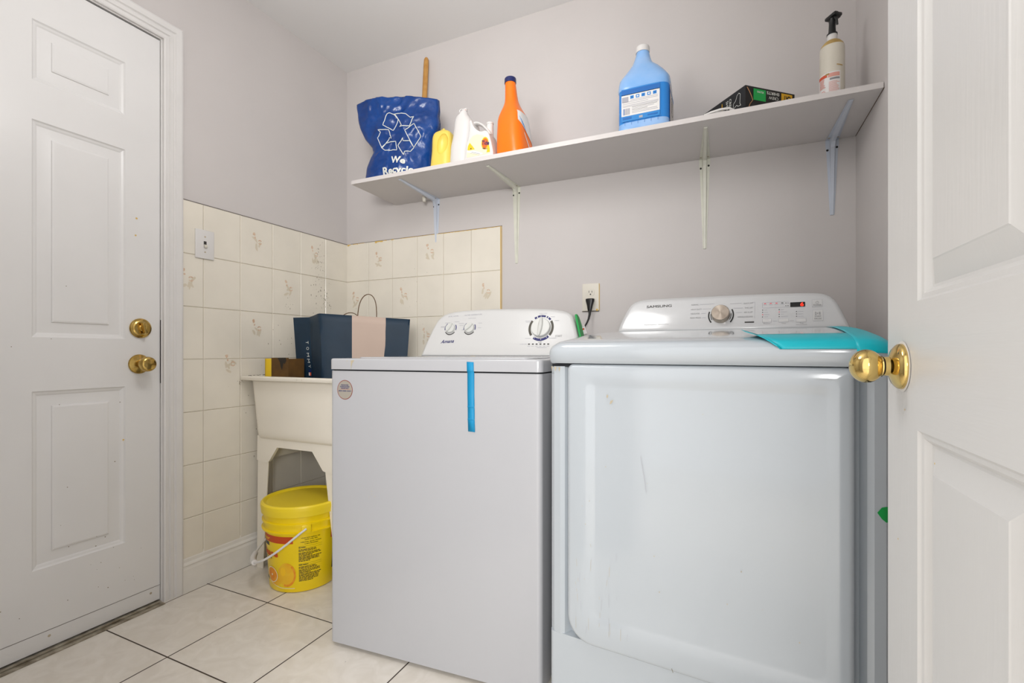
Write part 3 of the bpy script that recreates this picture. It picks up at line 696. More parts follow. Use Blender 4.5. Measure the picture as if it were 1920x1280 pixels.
ddoor = b.build('dryer_door', dy, ang=45)
# console
vD = lambda z: .565+.36*(z-.985)
dout = [(.0015, .980), (.0092, 1.0150), (.0262, 1.0574), (.0400, 1.0821), (.0606, 1.0945), (.0942, 1.0989), (.1365, 1.0995), (.4071, 1.0975), (.4921, 1.0956), (.5874, 1.0922), (.6116, 1.0890), (.6300, 1.0818), (.6465, 1.066), (.6597, 1.0365), (.6717, 1.0045), (.6800, .980)][::-1]
d3 = [dout[0]]+smooth_poly(dout[1:-1], closed=False, it=1)+[dout[-1]]
b = MB(); pillow(b, d3, lambda u, z: vD(z)+.0, .69, .014, 'dplast', n=5)
fdc = lambda u, z: (u, vD(z)-.0009, z); fdc2 = lambda u, z: (u, vD(z)-.0022, z)
for q in (0, .0007): b.text('SAMSUNG', (.099+q, 1.0665), (.1828+q, 1.0670), .0085, lambda u, z: (u, vD(z)-.0009-q*.3, z), 'dgrey')
b.text('Performance  SensorDry', (.097, 1.0045), (.1778, 1.0050), .0042, fdc, 'grey')
for t, p, q in (('NORMAL', (.2468, 1.0680), (.2696, 1.0680)), ('HEAVY DUTY', (.2464, 1.0520), (.2800, 1.0520)), ('DELICATES', (.2465, 1.0375), (.2742, 1.0375)), ('PERM PRESS', (.2455, 1.0232), (.2783, 1.0232)), ('QUICK DRY', (.4039, 1.0650), (.4315, 1.0650)), ('TIME DRY', (.4071, 1.0500), (.4312, 1.0500)), ('AIR FLUFF', (.4053, 1.0359), (.4302, 1.0359)), ('WRINKLE RELEASE', (.3873, 1.0216), (.4304, 1.0216))):
    b.text(t, p, q, .0045, fdc, 'grey')
for (u0, u1, z) in ((.274, .318, 1.0705), (.283, .308, 1.0545), (.279, .294, 1.040), (.283, .294, 1.0255), (.365, .398, 1.0685), (.375, .402, 1.0530), (.382, .400, 1.0385)): b.rect(u0, u1, z-.0004, z+.0004, fdc, 'lgrey')
b.rect(.4355, .4362, 1.018, 1.070, fdc, 'lgrey'); b.rect(.428, .436, 1.0698, 1.0704, fdc, 'lgrey')
b.rect(.4081, .4343, 1.0042, 1.0085, fdc, 'dgrey')
b.arc((.3388, 1.0318), .0345, .0385, d2(-140), d2(-200), fdc, 'black'); b.arc((.3388, 1.0318), .0345, .0385, d2(-40), d2(30), fdc, 'black')
b.arc((.3388, 1.0318), .0290, .0310, d2(-150), d2(-190), fdc, 'black'); b.arc((.3388, 1.0318), .0290, .0310, d2(-30), d2(10), fdc, 'black')
LN = [(.4566, 1.0500), (.4566, 1.0665), (.5292, 1.0680)]; b.line(LN, .0006, fdc, 'lgrey'); b.line([(.4566, 1.0500), (.5292, 1.0500)], .0006, fdc, 'lgrey')
for i in range(4): b.disc((.4574, 1.0431-.00723*i), .0014, fdc, 'redp' if i == 2 else 'dgrey', n=10); b.rect(.4610, .4610+(.009, .011, .015, .011)[i], 1.0427-.00723*i, 1.0435-.00723*i, fdc, 'lgrey')
for i in range(4): b.disc((.5022, 1.0428-.0073*i), .0014, fdc, 'redp' if i == 1 else 'dgrey', n=10); b.rect(.5060, .5060+(.008, .017, .008, .020)[i], 1.0424-.0073*i, 1.0432-.0073*i, fdc, 'lgrey')
for i in range(3): b.disc((.5474, 1.0348-.0073*i), .0014, fdc, 'dgrey', n=10); b.rect(.5510, .5650, 1.0344-.0073*i, 1.0352-.0073*i, fdc, 'lgrey')
for u, m_ in ((.4639, 'redp'), (.4795, 'redp'), (.495, 'redp'), (.5103, 'dgrey')): b.rect(u-.0028, u+.0028, 1.0625, 1.0645, fdc, m_); b.rect(u-.005, u+.005, 1.0590, 1.0598, fdc, 'lgrey')
b.disc((.520, 1.0627), .0013, fdc, 'dgrey', n=8); b.disc((.5199, 1.0542), .0013, fdc, 'dgrey', n=8); b.rect(.5235, .5275, 1.0615, 1.0640, fdc, 'lgrey'); b.rect(.5235, .5275, 1.053, 1.0555, fdc, 'grey')
for t, u0, u1, z in (('Dryness', .4601, .4781, .9985), ('Temp.', .5079, .5205, .9978), ('Time', .5550, .5650, .9975), ('(Hold 3 sec for Child Lock)', .5460, .5735, .9925)): b.text(t, (u0, z), (u1, z), .0036, fdc, 'grey')
b.rect(.4850, .4960, 1.0070, 1.0078, fdc, 'lgrey'); b.rect(.5310, .5410, 1.0070, 1.0078, fdc, 'lgrey')
b.text('POWER', (.5905, 1.0500), (.6105, 1.0500), .0045, fdc2, 'grey'); b.arc((.6003, 1.0602), .0034, .0041, d2(115), d2(425), fdc2, 'grey'); b.rect(.5999, .6007, 1.0605, 1.0650, fdc2, 'grey')
b.text('START', (.5927, 1.0160), (.6095, 1.0160), .0045, fdc2, 'grey'); b.text('PAUSE', (.5927, 1.0090), (.6100, 1.0090), .0045, fdc2, 'grey')
b.line([(.5945, 1.0230), (.5945, 1.0315), (.6015, 1.0272)], .0008, fdc2, 'grey', closed=True); b.rect(.6040, .6050, 1.023, 1.0315, fdc2, 'grey'); b.rect(.6065, .6075, 1.023, 1.0315, fdc2, 'grey')
part_label(b.build('control_panel', dy, ang=35), 'glossy white control panel with printed cycle names and indicator dots')
for (u0, u1, z0, z1) in ((.5873, .613, 1.0475, 1.0690), (.5885, .6140, 1.0050, 1.0375), (.4571, .4813, 1.0045, 1.0150), (.5008, .5265, 1.0037, 1.0145), (.5462, .5716, 1.0023, 1.0133)):
    b = MB(); oo = rrect(u0, u1, z0, z1, .0015, .0015, 3)
    b.loft([[(u, vD(z)+.002, z) for u, z in oo], [(u, vD(z)-.0007, z) for u, z in oo], [(u, vD(z)-.0011, z) for u, z in inset(oo, .0005)]], 'plast')
    b.line([(u0, z0), (u1, z0), (u1, z1), (u0, z1)], .0005, fdc, 'lgrey', closed=True); fixn(b.build('push_button', dy, ang=25))
b = MB(); oo = rrect(.5313, .5697, 1.0495, 1.0640, .001, .001, 2)
b.loft([[(u, vD(z)+.002, z) for u, z in oo], [(u, vD(z)-.0012, z) for u, z in oo]], 'black')
dp = fixn(b.build('display', dy, ang=25))
b = MB(); b.text('6', (.5575, 1.0510), (.5662, 1.0510), .0115, lambda u, z: (u, vD(z)-.0018, z), 'redled', bold=.02); part_label(b.build('digit', dp), 'glowing red digit 6')
b = MB(); T = Matrix.Translation((.3388, vD(1.0318)-.0005, 1.0318)) @ Matrix.Rotation(-TL, 4, 'X')
b.lathe([(0, .0275), (-.020, .0270), (-.0225, .0262), (-.0232, .0252)], 'steel', axis='y', n=56, T=T)
b.lathe([(-.0232, .0252), (-.0230, 0)], 'steelface', axis='y', n=56, T=T) if 'steelface' in M else None
def brushed():
    m = mat('radial_brushed_steel', '#b9aea2', .22, metal=1); nt = m.node_tree; N = nt.nodes; L = nt.links; bs = N['Principled BSDF']
    tc = N.new('ShaderNodeTexCoord'); sp = N.new('ShaderNodeSeparateXYZ'); L.new(tc.outputs['Object'], sp.inputs[0])
    # radial brush: strongly anisotropic reflection around the dial centre
    bs.inputs['Anisotropic'].default_value = .85
    tg = N.new('ShaderNodeTangent'); tg.direction_type = 'RADIAL'; tg.axis = 'Y'; L.new(tg.outputs[0], bs.inputs['Tangent']); return m
M['steelface'] = brushed()
kb = b.build('dial_knob', dy, ang=35)
b = MB(); b.lathe([(0, .0252), (-.0003, .012), (-.0003, 0)], 'steelface', axis='y', n=56)
kf = b.build('dial_face', kb, ang=50); kf.matrix_local = T @ Matrix.Translation((0, -.0232, 0))
# teal protective film over the top's right side
def film_pt(u, v, off=.0016):
    # v along the profile, measured as index over TPs
    i = int(min(v, len(TPs)-1.001)); t = v-i; a, c = TPs[i], TPs[i+1]; p = Vector(lid_pt(u, a[0]+(c[0]-a[0])*t, a[1]+(c[1]-a[1])*t))
    d = Vector((c[0]-a[0], c[1]-a[1])).normalized(); n_ = Vector((0, -d.y, d.x)); n_ = n_ if n_.z >= 0 or n_.y < 0 else -n_
    return (p.x, p.y+n_.y*off, p.z+abs(n_.z)*off)
iv = lambda vv: next(i for i in range(len(TPs)-1) if TPs[i+1][0] >= vv and TPs[i][1] > .915)
b = MB(); i0 = next(i for i, (a, z) in enumerate(TPs) if z > .9165); i1 = iv(.085)
rows = []
for k in range(13):
    q = i0+(i1-i0)*k/12; ul = .505-.045*(k/12)**1.0
    rows.append([film_pt(ul+(.640-ul)*j/10, q) for j in range(11)])
b.grid(rows, 'teal')
i2 = iv(.55); rows = []
for k in range(25):
    q = (i0-1.2)+(i2-i0+1.2)*k/24; ul = .628-.012*(k/24)
    rows.append([film_pt(ul+(DWd+.0005-ul)*(j/10), q, .0024) for j in range(11)])
b.grid(rows, 'teal')
rows = []
for k in range(8):
    t = k/7; base = Vector(film_pt(.508-.048*t, i0+(i1-i0)*t, .0018))
    rows.append([(base+Vector((-.0, 0, 0)))[:], (base+Vector((-.004-.010*t, -.002, .004+.001*t)))[:], (base+Vector((-.010-.020*t, -.002, .006+.004*t)))[:]])
b.grid(rows, 'teal')
o = b.build('protective_film', dy, ang=50); sm = o.modifiers.new('t', 'SOLIDIFY'); sm.thickness = .0006; part_label(o, 'teal protective film peeling off the top')
colv = lambda a: interp([(.656, .006), (.674, .010), (.686, .022)], a)-.0008
for q0, q1, z0, z1, z2, z3 in ((.660, .667, .620, .620, .609, .630), (.667, .674, .609, .630, .603, .632), (.674, .685, .603, .632, .606, .630)):
    if q0 == .660: b = MB()
    b.add([(q0, colv(q0), z0), (q1, colv(q1), z2), (q1, colv(q1), z3), (q0, colv(q0), z1)], [(0, 1, 2, 3)], 'green')
part_label(b.build('sticker', dy), 'green leaf-shaped sticker on the front column')

# ---------------------------------------------------------------- laundry sink
sk = thing('laundry_sink', 'cream plastic laundry tub sink on legs against the left wall', 'sink', (0, 0, 0))
SX0, SX1, SY0, SY1 = .009, .615, -.628, -.013
def rr2(x0, x1, y0, y1, r, z, n=5):
    o = []
    for cx, cy, a0 in ((x1-r, y0+r, -PI/2), (x1-r, y1-r, 0), (x0+r, y1-r, PI/2), (x0+r, y0+r, PI)):
        for k in range(n+1): a = a0+PI/2*k/n; o.append((cx+r*math.cos(a), cy+r*math.sin(a), z))
    return o
b = MB(); tx0, tx1, ty0, ty1 = .036, .588, -.602, -.04
R = [rr2(.075, .545, -.586, -.08, .03, .548), rr2(.070, .552, -.592, -.07, .03, .552), rr2(.066, .556, -.5965, -.068, .03, .562), rr2(.062, .560, -.598, -.066, .03, .585), rr2(tx0, tx1, ty0, ty1, .03, .795),
     rr2(SX0+.002, SX1-.002, SY0+.002, SY1-.002, .012, .795), rr2(SX0, SX1, SY0, SY1, .012, .798), rr2(SX0, SX1, SY0, SY1, .012, .808), rr2(SX0+.003, SX1-.003, SY0+.003, SY1-.003, .012, .8115),
     rr2(tx0+.006, tx1-.006, ty0+.006, ty1-.05, .03, .8115), rr2(tx0+.010, tx1-.010, ty0+.010, ty1-.056, .03, .806), rr2(.085, .535, -.545, -.11, .03, .566)]
b.loft(R, 'tub', True, True)
rnd = random.Random(2)
for k in range(60):
    x, y = rnd.uniform(.012, .034), rnd.uniform(-.60, -.25); b.lathe([(.8116, rnd.uniform(.0015, .005)), (.8136, 0)], 'dust', c=(x, y, 0), n=6)
for u in (.345, .372): b.rect(u, u+.0008, .7985, .808, lambda a, z: (a, SY0-.0008, z), 'rust')
fixn(b.build('basin', sk, ang=35))
# apron with arched opening (front) plus plain sides, and legs
b = MB(); yA = -.588
fo = [(.068, .560), (.064, .4555), (.085, .452), (.115, .4470), (.1345, .4541), (.1441, .4634), (.1853, .5175), (.3833, .5175), (.4403, .4469), (.4508, .4440), (.4900, .4420), (.535, .4420), (.552, .560)]
for y0, y1 in ((yA, yA+.012), (-.075, -.063)):
    b.loft([[(x, y, z) for x, z in fo[::-1]] for y in (y0, y1)][::-1], 'tub')
b.box(.064, .074, yA+.006, -.07, .452, .560, 'tub'); b.box(.540, .552, yA+.006, -.07, .452, .560, 'tub')
fixn(b.build('apron', sk, ang=25))
for (xa, xb, ya, yb, sx, sy) in ((.0665, .131, yA+.003, yA+.055, 1, 1), (.447, .549, yA+.003, yA+.055, -1, 1), (.0665, .131, -.12, -.066, 1, -1), (.447, .549, -.12, -.066, -1, -1)):
    b = MB(); t = .004
    # tapering L-section leg
    def ring(z, k):
        wx = (xb-xa)*(1-k)+.036*k; wy_ = .052*(1-k)+.034*k; ox = .004*k
        X0 = (xa-ox*0-.006*k) if sx > 0 else (xb+.0); x_ = X0; y_ = ya if sy > 0 else yb
        P = [(0, 0), (wx, 0), (wx, t), (t, t), (t, wy_), (0, wy_)]
        return [(x_+sx*p, y_+sy*q, z) for p, q in P]
    b.loft([ring(.0, 1), ring(.47, 0)], 'tub'); fixn(b.build('leg', sk, ang=25))
for p in [(.022, -.35), (.02, -.45)]: pass

# yellow/brown carton and paper bag standing in the tub
CR = .047
cb = thing('cardboard_carton', 'stained brown and yellow open cardboard carton in the laundry sink left of the paper bag', 'carton', (.15, -.50, .5665))
b = MB()
b.box(-.056, CR, -.042, -.040, .0, .322, 'brnbox'); b.box(-.056, CR, .038, .040, .0, .315, 'brnbox'); b.box(CR-.002, CR, -.040, .038, 0, .318, 'brnbox'); b.box(-.056, -.054, -.040, .038, 0, .315, 'brnbox'); b.box(-.056, CR, -.04, .038, 0, .002, 'brnbox')
pts = [(-.010+.05*(.5-abs(t-.5))*0+x, z) for t, x, z in ()]
b.poly([(-.018, .322), (.032, .3225), (.036, .310), (.026, .296), (.018, .300), (.010, .270), (.002, .282), (-.004, .305)][::-1], lambda a, z: (a, -.0426, z), 'dust')
b.build('carton_body', cb)
b = MB(); curve = [(-.0560, -.0410), (-.062, -.0440), (-.069, -.046), (-.077, -.0475), (-.086, -.048)]
rows = [[(x, y, z) for x, y in curve] for z in (.0, .24, .30, .314, .3185)]
rows[0] = [(x*.9, y, .10) for x, y in curve]; b.grid(rows, 'ybox'); o = b.build('carton_flap', cb, ang=50); o.modifiers.new('t', 'SOLIDIFY').thickness = .0015; part_label(o, 'bright yellow flap of the carton')
pb = thing('paper_shopping_bag', 'navy paper shopping bag with a wide beige stripe standing in the laundry sink', 'shopping bag', (.36, -.33, .5665))
bx = Vector((.36, -.33, 0))
base = [(.30, -.47), (.60, -.24), (.39, -.175), (.10, -.435), (.19, -.425)]; cen = Vector((.345, -.33))
def bagpt(i, t, z):                    # between corner i and i+1
    p = Vector(base[i]).lerp(Vector(base[(i+1) % 5]), t); k = (z-.5665)/.51; s_ = .86+.14*k
    q = cen+(p-cen)*s_; n_ = noise.noise(Vector((q.x*14, q.y*14, z*9)))*.004*(1 if 0 < t < 1 else 0)+(.5-abs(noise.noise(Vector((q.x*9+z*6, q.y*12, z*16)))))*.006*(1 if .02 < t < .98 else 0); d = (q-cen).normalized()
    return (q.x+d.x*n_-bx.x, q.y+d.y*n_-bx.y, z-.5665)
ztop = [1.078, 1.058, 1.06, 1.068, 1.068]
b = MB()
def strip(i, t0, t1, m, n=10):
    rows = []
    for r in range(17):
        row = []
        for j in range(n+1):
            t = t0+(t1-t0)*j/n; zt = ztop[i]+(ztop[(i+1) % 5]-ztop[i])*t; z = .5665+(zt-.5665)*r/16; row.append(bagpt(i, t, z))
        rows.append(row)
    b.grid(rows, m)
strip(0, 0, .345, 'navy'); strip(0, .345, .72, 'beige'); strip(0, .72, 1, 'navy'); strip(1, 0, 1, 'navy'); strip(2, 0, 1, 'navy'); strip(3, 0, 1, 'navy'); strip(4, 0, 1, 'navy')
b.add([bagpt(i, 0, .5665) for i in range(5)], [(0, 1, 2), (0, 2, 3), (0, 3, 4)], 'navy')
o = b.build('bag_body', pb, ang=40); o.modifiers.new('t', 'SOLIDIFY').thickness = .0012
b = MB()
def fl(i, off):
    a, c = Vector(base[i]), Vector(base[(i+1) % 5]); d = (c-a).normalized(); nn = Vector((d.y, -d.x)); nn = nn if (a-cen).dot(nn) > 0 else -nn
    def f(s_, z):
        p = bagpt(i, s_/(c-a).length, z); return (p[0]+nn.x*off, p[1]+nn.y*off, p[2])
    return f
f3 = fl(3, .0045); Lw = (Vector(base[3])-Vector(base[4])).length
# vertical lettering near the crease
for k, ch in enumerate('TOMMY'):
    z0 = .962-.0265*k; b.text(ch, (Lw-.018, z0), (Lw-.018, z0-.013 if ch != 'M' else z0-.017), .013, f3, 'offw')
b.rect(Lw-.018, Lw-.004, .824, .834, f3, 'capnavy'); b.rect(Lw-.018, Lw-.012, .808, .822, f3, 'paper'); b.rect(Lw-.012, Lw-.005, .808, .822, f3, 'red')
part_label(b.build('lettering', pb), 'white vertical lettering with a small flag')
for (p, q, zz, hgt, y_off) in (((.418, -.373), (.482, -.325), 1.066, .098, 0), ((.245, -.302), (.312, -.247), 1.062, .033, 0)):
    b = MB(); a, c = Vector(p), Vector(q); pts = []
    for k in range(17):
        t = k/16; s_ = .5-.5*math.cos(PI*t); xy = a.lerp(c, s_); zz_ = zz-.04+(hgt+.04)*math.sin(PI*t)**.55
        xy = xy+Vector((.012, -.004))*math.sin(PI*t); pts.append((xy.x-bx.x, xy.y-bx.y, zz_-.5665))
    b.tube(pts, .0019, 'rope', n=8); b.build('handle', pb, ang=60)

# ---------------------------------------------------------------- bucket
bk = thing('plastic_pail', 'yellow plastic detergent pail with a lid under the laundry sink', 'pail', (.325, -.575, 0), 0)
b = MB(); b.lathe([(0, 0), (0, .116), (.003, .122), (.008, .125), (.23, .1405), (.2305, .1515), (.236, .1530), (.239, .1455), (.262, .1460), (.2625, .1515), (.268, .1515), (.271, .1455), (.295, .1465), (.296, .150), (.300, .150)], 'yell', n=72)
fb = lambda r0, off: (lambda s_, z: ((lambda th, rr: (rr*math.cos(th), rr*math.sin(th), z))(s_, .1246+(z-.008)*.0698+off)))
f1 = fb(0, .0008); f2_ = fb(0, .0014); f3_ = fb(0, .0019)
CA = math.atan2(-1.969+.575, 1.887-.325)      # direction of the camera side
def brect(a0, a1, z0, z1, f, m): b.rect(CA+a0, CA+a1, z0, z1, f, m, n=max(2, int(abs(a1-a0)/.08)))
b.build('pail_body', bk, ang=32)
b = MB()
g = lambda a: d2(a)
def cdisc(a, z, ra, rz, f, m, r0=0.0, p0=0, p1=2*PI):
    rows = [[f(CA+a+ra*r*math.cos(p0+(p1-p0)*i/40), z+rz*r*math.sin(p0+(p1-p0)*i/40)) for i in range(41)] for r in [r0+(1-r0)*k/5 for k in range(6)]]
    b.grid(rows, m)
brect(g(-100), g(-16), .192, .219, f1, 'oran2')
dense = lambda t, a0, a1, z, h, f, m, bo=0: b.text(t, (CA+g(a0), z), (CA+g(a1), z), h, f, m, bold=bo)
dense('ular', -82, -58, .199, .013, f2_, 'tidey', .02)
brect(g(-100), g(-62), .176, .190, f1, 'black')
dense('Release', -100, -42, .137, .026, f2_, 'oran2', .03)
dense('detergent', -100, -56, .125, .010, f2_, 'black', .02)
brect(g(-108), g(-92), .09, .19, f1, 'black')
cdisc(g(-28), .072, .27, .046, f1, 'lemon'); cdisc(g(-28), .072, .27, .046, f2_, 'lemon2', .8, -1.9, .9); cdisc(g(-34), .084, .08, .017, f2_, 'tidey')
cdisc(g(-52), .048, .26, .022, f1, 'lemon')
cdisc(g(-58), .066, .235, .030, f3_, 'paleyel', .9); cdisc(g(-58), .066, .212, .027, fb(0, .0017), 'lemon2'); cdisc(g(-58), .066, .03, .004, f3_, 'paleyel')
b.line([(CA+g(-64+5.5*k), .036-.016*math.sin(min(1, k/6)*PI*.5)) for k in range(10)], .0022, f2_, 'paleyel')
dense('fresh', -100, -68, .040, .012, f2_, 'black', .03)
# directions column
rnd = random.Random(8)
for t, q0, q1, zz in (('close and replace cap', -4, 24, .2085), ('used only this', 1, 20, .2015), ('refermer apres chaque', -5, 26, .1925), ('a usage domestique', 1, 21, .1855)): b.text(t, (CA+g(q0), zz), (CA+g(q1), zz), .0058, f1, 'black', bold=.02)
for z0 in (.1800, .1725, .1130, .1055): b.line([(CA+g(-8+4*k), z0) for k in range(10)], .0006, f1, 'black')
for z0, n, full in ((.1745, 1, .3), (.1655, 2, .75), (.1530, 3, 1), (.1370, 4, 1), (.1075, 1, .4), (.0985, 2, .8), (.0870, 3, 1), (.0710, 6, 1)):
    for k in range(n):
        zz = z0-.0052*k; x = -8.0; end = -8+36*full*(rnd.uniform(.85, 1) if k < n-1 else rnd.uniform(.4, .7) if n > 2 else 1)
        while x < end:
            wl = rnd.uniform(2.0, 6.5); e = min(end, x+wl); b.rect(CA+g(x), CA+g(e), zz, zz+.0029, f1, 'black', n=2); x = e+.6
brect(g(44), g(66), .185, .218, f1, 'red'); brect(g(50), g(66), .06, .12, f1, 'black')
part_label(b.build('printed_label', bk), 'printed label with an orange fruit and black directions')
b = MB(); b.lathe([(.292, .1485), (.294, .1540), (.312, .1560), (.318, .1570), (.328, .1560), (.333, .1520), (.334, .1470), (.331, .1400), (.326, .1360), (.325, .05), (.325, 0)], 'yell2', n=72)
b.build('lid', bk, ang=32)
def radial_box(bb, th, r0, r1, wd, z0, z1, m):
    T = Matrix.Rotation(th, 4, 'Z'); bb.box(r0, r1, -wd/2, wd/2, z0, z1, m, bev=.002, T=T)
b = MB(); ha = CA+g(3); hb = ha+PI
radial_box(b, ha, .142, .1565, .034, .236, .264, 'yell'); b.build('handle_boss', bk); b = MB(); radial_box(b, hb, .142, .1565, .034, .236, .264, 'yell'); b.build('handle_boss', bk)
# bail handle lying down against the left/front side
b = MB(); pa = Vector((.160*math.cos(ha), .160*math.sin(ha), .252)); pbk = Vector((.160*math.cos(hb), .160*math.sin(hb), .252)); mid = (ha-PI/2)
pts = []
for k in range(25):
    t = k/24; a = ha-PI*t; sag = math.sin(PI*t); r = .160+.012*sag+.010*sag**2
    pts.append((r*math.cos(a), r*math.sin(a), .252-.142*sag**1.15))
b.tube(pts, .0042, 'pwhite', n=10); bh = part_label(b.build('bail_handle', bk, ang=60), 'white plastic bail handle')
b = MB(); b.tube([pts[i] for i in range(10, 15)], [.010, .0115, .0115, .0115, .010], 'pwhite', n=12); part_label(b.build('grip', bh, ang=50), 'white handle grip')

# ---------------------------------------------------------------- shelf items
# recycling bag: local frame yawed 15 deg, local x = u, z up
bg = thing('reusable_shopping_bag', 'crumpled blue recycling bag with white arrows at the left end of the shelf', 'bag', (.33, -.285, 0), math.radians(15))
LB = [(1.6785, .0405), (1.7064, .0428), (1.7474, .0485), (1.7876, .0652), (1.8205, .0812), (1.8452, .0755), (1.8918, .0365), (1.9373, .0146), (1.9723, .0052), (2.0068, .001), (2.0365, -.0043), (2.066, -.0064)]
RB = [(1.6785, .3604), (1.7679, .3604), (1.7962, .3619), (1.8246, .3634), (1.8623, .3678), (1.8942, .3842), (1.9171, .3955), (1.9358, .3975), (1.9741, .3926), (2.0023, .3955), (2.0405, .3926), (2.07, .391)]
TB = [(-.0064, 2.0489), (.047, 2.0506), (.0781, 2.0562), (.104, 2.0563), (.1502, 2.0619), (.1962, 2.0627), (.2317, 2.0624), (.267, 2.0578), (.3021, 2.0475), (.347, 2.0445), (.3916, 2.042)]
def bagfront(u, z):
    l, r = interp(LB, z), interp(RB, z); t = max(0, min(1, (u-l)/(r-l))); bulge = max(0, math.sin(PI*t))**.45
    th = .052-.030*max(0, (z-1.85)/.2)
    n1 = noise.noise(Vector((u*9, z*9, 1.3)))*.020+(.5-abs(noise.noise(Vector((u*14+z*5, z*22-u*6, 4.1)))))*.016+(.5-abs(noise.noise(Vector((u*30-z*10, z*26, 7.7)))))*.008+noise.noise(Vector((u*60, z*55, 2.2)))*.003
    hem = -.006*max(0, min(1, (z-2.005)/.012))
    return .012-th*bulge*1.0-n1*bulge+hem*bulge
zb0 = stop(.5)+.0015
b = MB()
for side in (0, 1):
    rows = []
    for i in range(61):
        t = i/60; row = []
        for j in range(61):
            s_ = j/60
            ua = interp(LB, 1.68+.38*t)+(interp(RB, 1.68+.38*t)-interp(LB, 1.68+.38*t))*s_
            zt = interp(TB, ua)-(.006 if side else 0); z = zb0+(zt-zb0)*t
            l, r = interp(LB, z), interp(RB, z); u = l+(r-l)*s_
            v = bagfront(u, z)
            if side: v = .035+.55*(.012-v)+noise.noise(Vector((u*12, z*12, 9)))*.006
            if j in (0, 60): v = .018
            row.append((u, v, z))
        rows.append(row)
    b.grid(rows, 'blue', flip=bool(side))
bot = [rows[0][j] for j in range(61)]
bb_ = b.build('bag_body', bg, ang=60); bb_.modifiers.new('t', 'SOLIDIFY').thickness = .0008
b = MB(); REC = [[(.1528, 1.9936), (.1374, 1.9384), (.1845, 1.912), (.2048, 1.9648), (.1809, 1.9908), (.1656, 1.995)], [(.1809, 1.9927), (.2013, 1.9939), (.2393, 1.9869), (.2655, 1.9632), (.2796, 1.9683), (.262, 1.9266), (.214, 1.9266), (.2251, 1.9315), (.2048, 1.9648), (.1885, 1.9887)], [(.2821, 1.9356), (.2403, 1.9077), (.2796, 1.832), (.3096, 1.8819)], [(.2796, 1.832), (.267, 1.8124), (.2418, 1.8117), (.2383, 1.7952), (.2099, 1.8404), (.2317, 1.8739), (.2322, 1.8613), (.2635, 1.859)], [(.1492, 1.8592), (.1962, 1.863), (.2048, 1.8206), (.1477, 1.8246), (.1271, 1.8415)], [(.1117, 1.921), (.163, 1.9171), (.1758, 1.879), (.1666, 1.8821), (.1492, 1.8592), (.1297, 1.8389), (.1091, 1.8864), (.1246, 1.9094)]]
for pl in REC:
    q = []
    for (a, c), (d, e) in zip(pl, pl[1:]+pl[:1]):
        n = max(1, int(math.hypot(d-a, e-c)/.005)); q += [(a+(d-a)*k/n, c+(e-c)*k/n) for k in range(n)]
    q = [(u+.012, z-.014) for u, z in q]; b.tube([(u, bagfront(u, z)-.0012, z) for u, z in q], .0017, 'offw', n=6, closed=True)
def dense_text(b, t, p0, p1, h, f, m, bold=0):
    tmp = MB(); tmp.text(t, p0, p1, h, lambda x, y: (x, 0, y), m, bold=bold)
    me = bpy.data.meshes.new('x'); me.from_pydata(tmp.v, [], tmp.f); bm = bmesh.new(); bm.from_mesh(me)
    for _ in range(2): bmesh.ops.triangulate(bm, faces=bm.faces); bmesh.ops.subdivide_edges(bm, edges=[e for e in bm.edges if e.calc_length() > .006], cuts=1, use_grid_fill=True)
    bm.verts.index_update(); b.add([f(v.co.x, v.co.z) for v in bm.verts], [[v.index for v in q.verts] for q in bm.faces], m); bm.free(); bpy.data.meshes.remove(me)
ft = lambda u, z: (u, bagfront(u, z)-.0028, z)
dense_text(b, 'We', (.190, 1.7480), (.2563, 1.7400), .030, ft, 'offw', bold=.035)
dense_text(b, 'Recycle', (.149, 1.6930), (.296, 1.6890), .040, ft, 'offw', bold=.035)
part_label(b.build('printed_logo', bg, ang=60), 'white outlined recycling arrows and the words We Recycle')
# wooden stick leaning on the wall behind the bag
b = MB(); p0, p1 = Vector((.534, -.075, stop(.534)+.003)), Vector((.531, -.018, 2.362))
pts = [p0.lerp(p1, t) for t in (0, .25, .5, .75, .94, .985, 1)]
b.tube(pts, [.0125, .0125, .0125, .0125, .0125, .0115, .007], 'wood', n=16)
tag(b.build('wooden_dowel', ang=50), 'round pine wood stick leaning on the wall behind the blue recycling bag', 'wooden stick')

def ringcap(b, cx, cy, z0, z1, r, m, ribs=0, top=.002):
    n = 48; rings = []
    for z, k in ((z0, 1), (z1-top, 1), (z1-top*.3, .96), (z1, .88)):
        rings.append([(cx+r*k*(1+(.03 if ribs and (i % 2) else 0))*math.cos(2*PI*i/n), cy+r*k*(1+(.03 if ribs and (i % 2) else 0))*math.sin(2*PI*i/n), z) for i in range(n)])
    b.loft(rings, m)
# pale yellow bottle
cx, cy = .770, -.245; zb = stop(cx)
yb = thing('detergent_bottle', 'pale yellow bottle with a moulded handle beside the blue recycling bag', 'bottle', (cx, cy, zb), 0, 'bottles on the shelf')
b = MB(); tab = [(0, .0505), (.03, .050), (.09, .0465), (.14, .0465), (.160, .043), (.170, .034), (.174, .026)]
rings = [sup((.0 if h < .06 else .004*min(1, (h-.06)/.08)), 0, 0, .9*interp(tab, 0), .033, 3.2)] if 0 else []
for h in [0, .002, .01, .03, .06, .09, .11, .13, .145, .155, .163, .169, .173, .174]:
    k = interp(tab, h)*(.95 if h == 0 else 1); rings.append(sup(.006*min(1, h/.12), 0, h, k, k*.72, 3.0, 48))
b.loft(rings, 'lyell'); o = fixn(b.build('bottle_body', yb, ang=50))
c = MB(); T = Matrix.Translation((.022, -.036, .110)) @ Matrix.Rotation(math.radians(14), 4, 'Y'); bm = bmesh.new(); bmesh.ops.create_uvsphere(bm, u_segments=32, v_segments=20, radius=1)
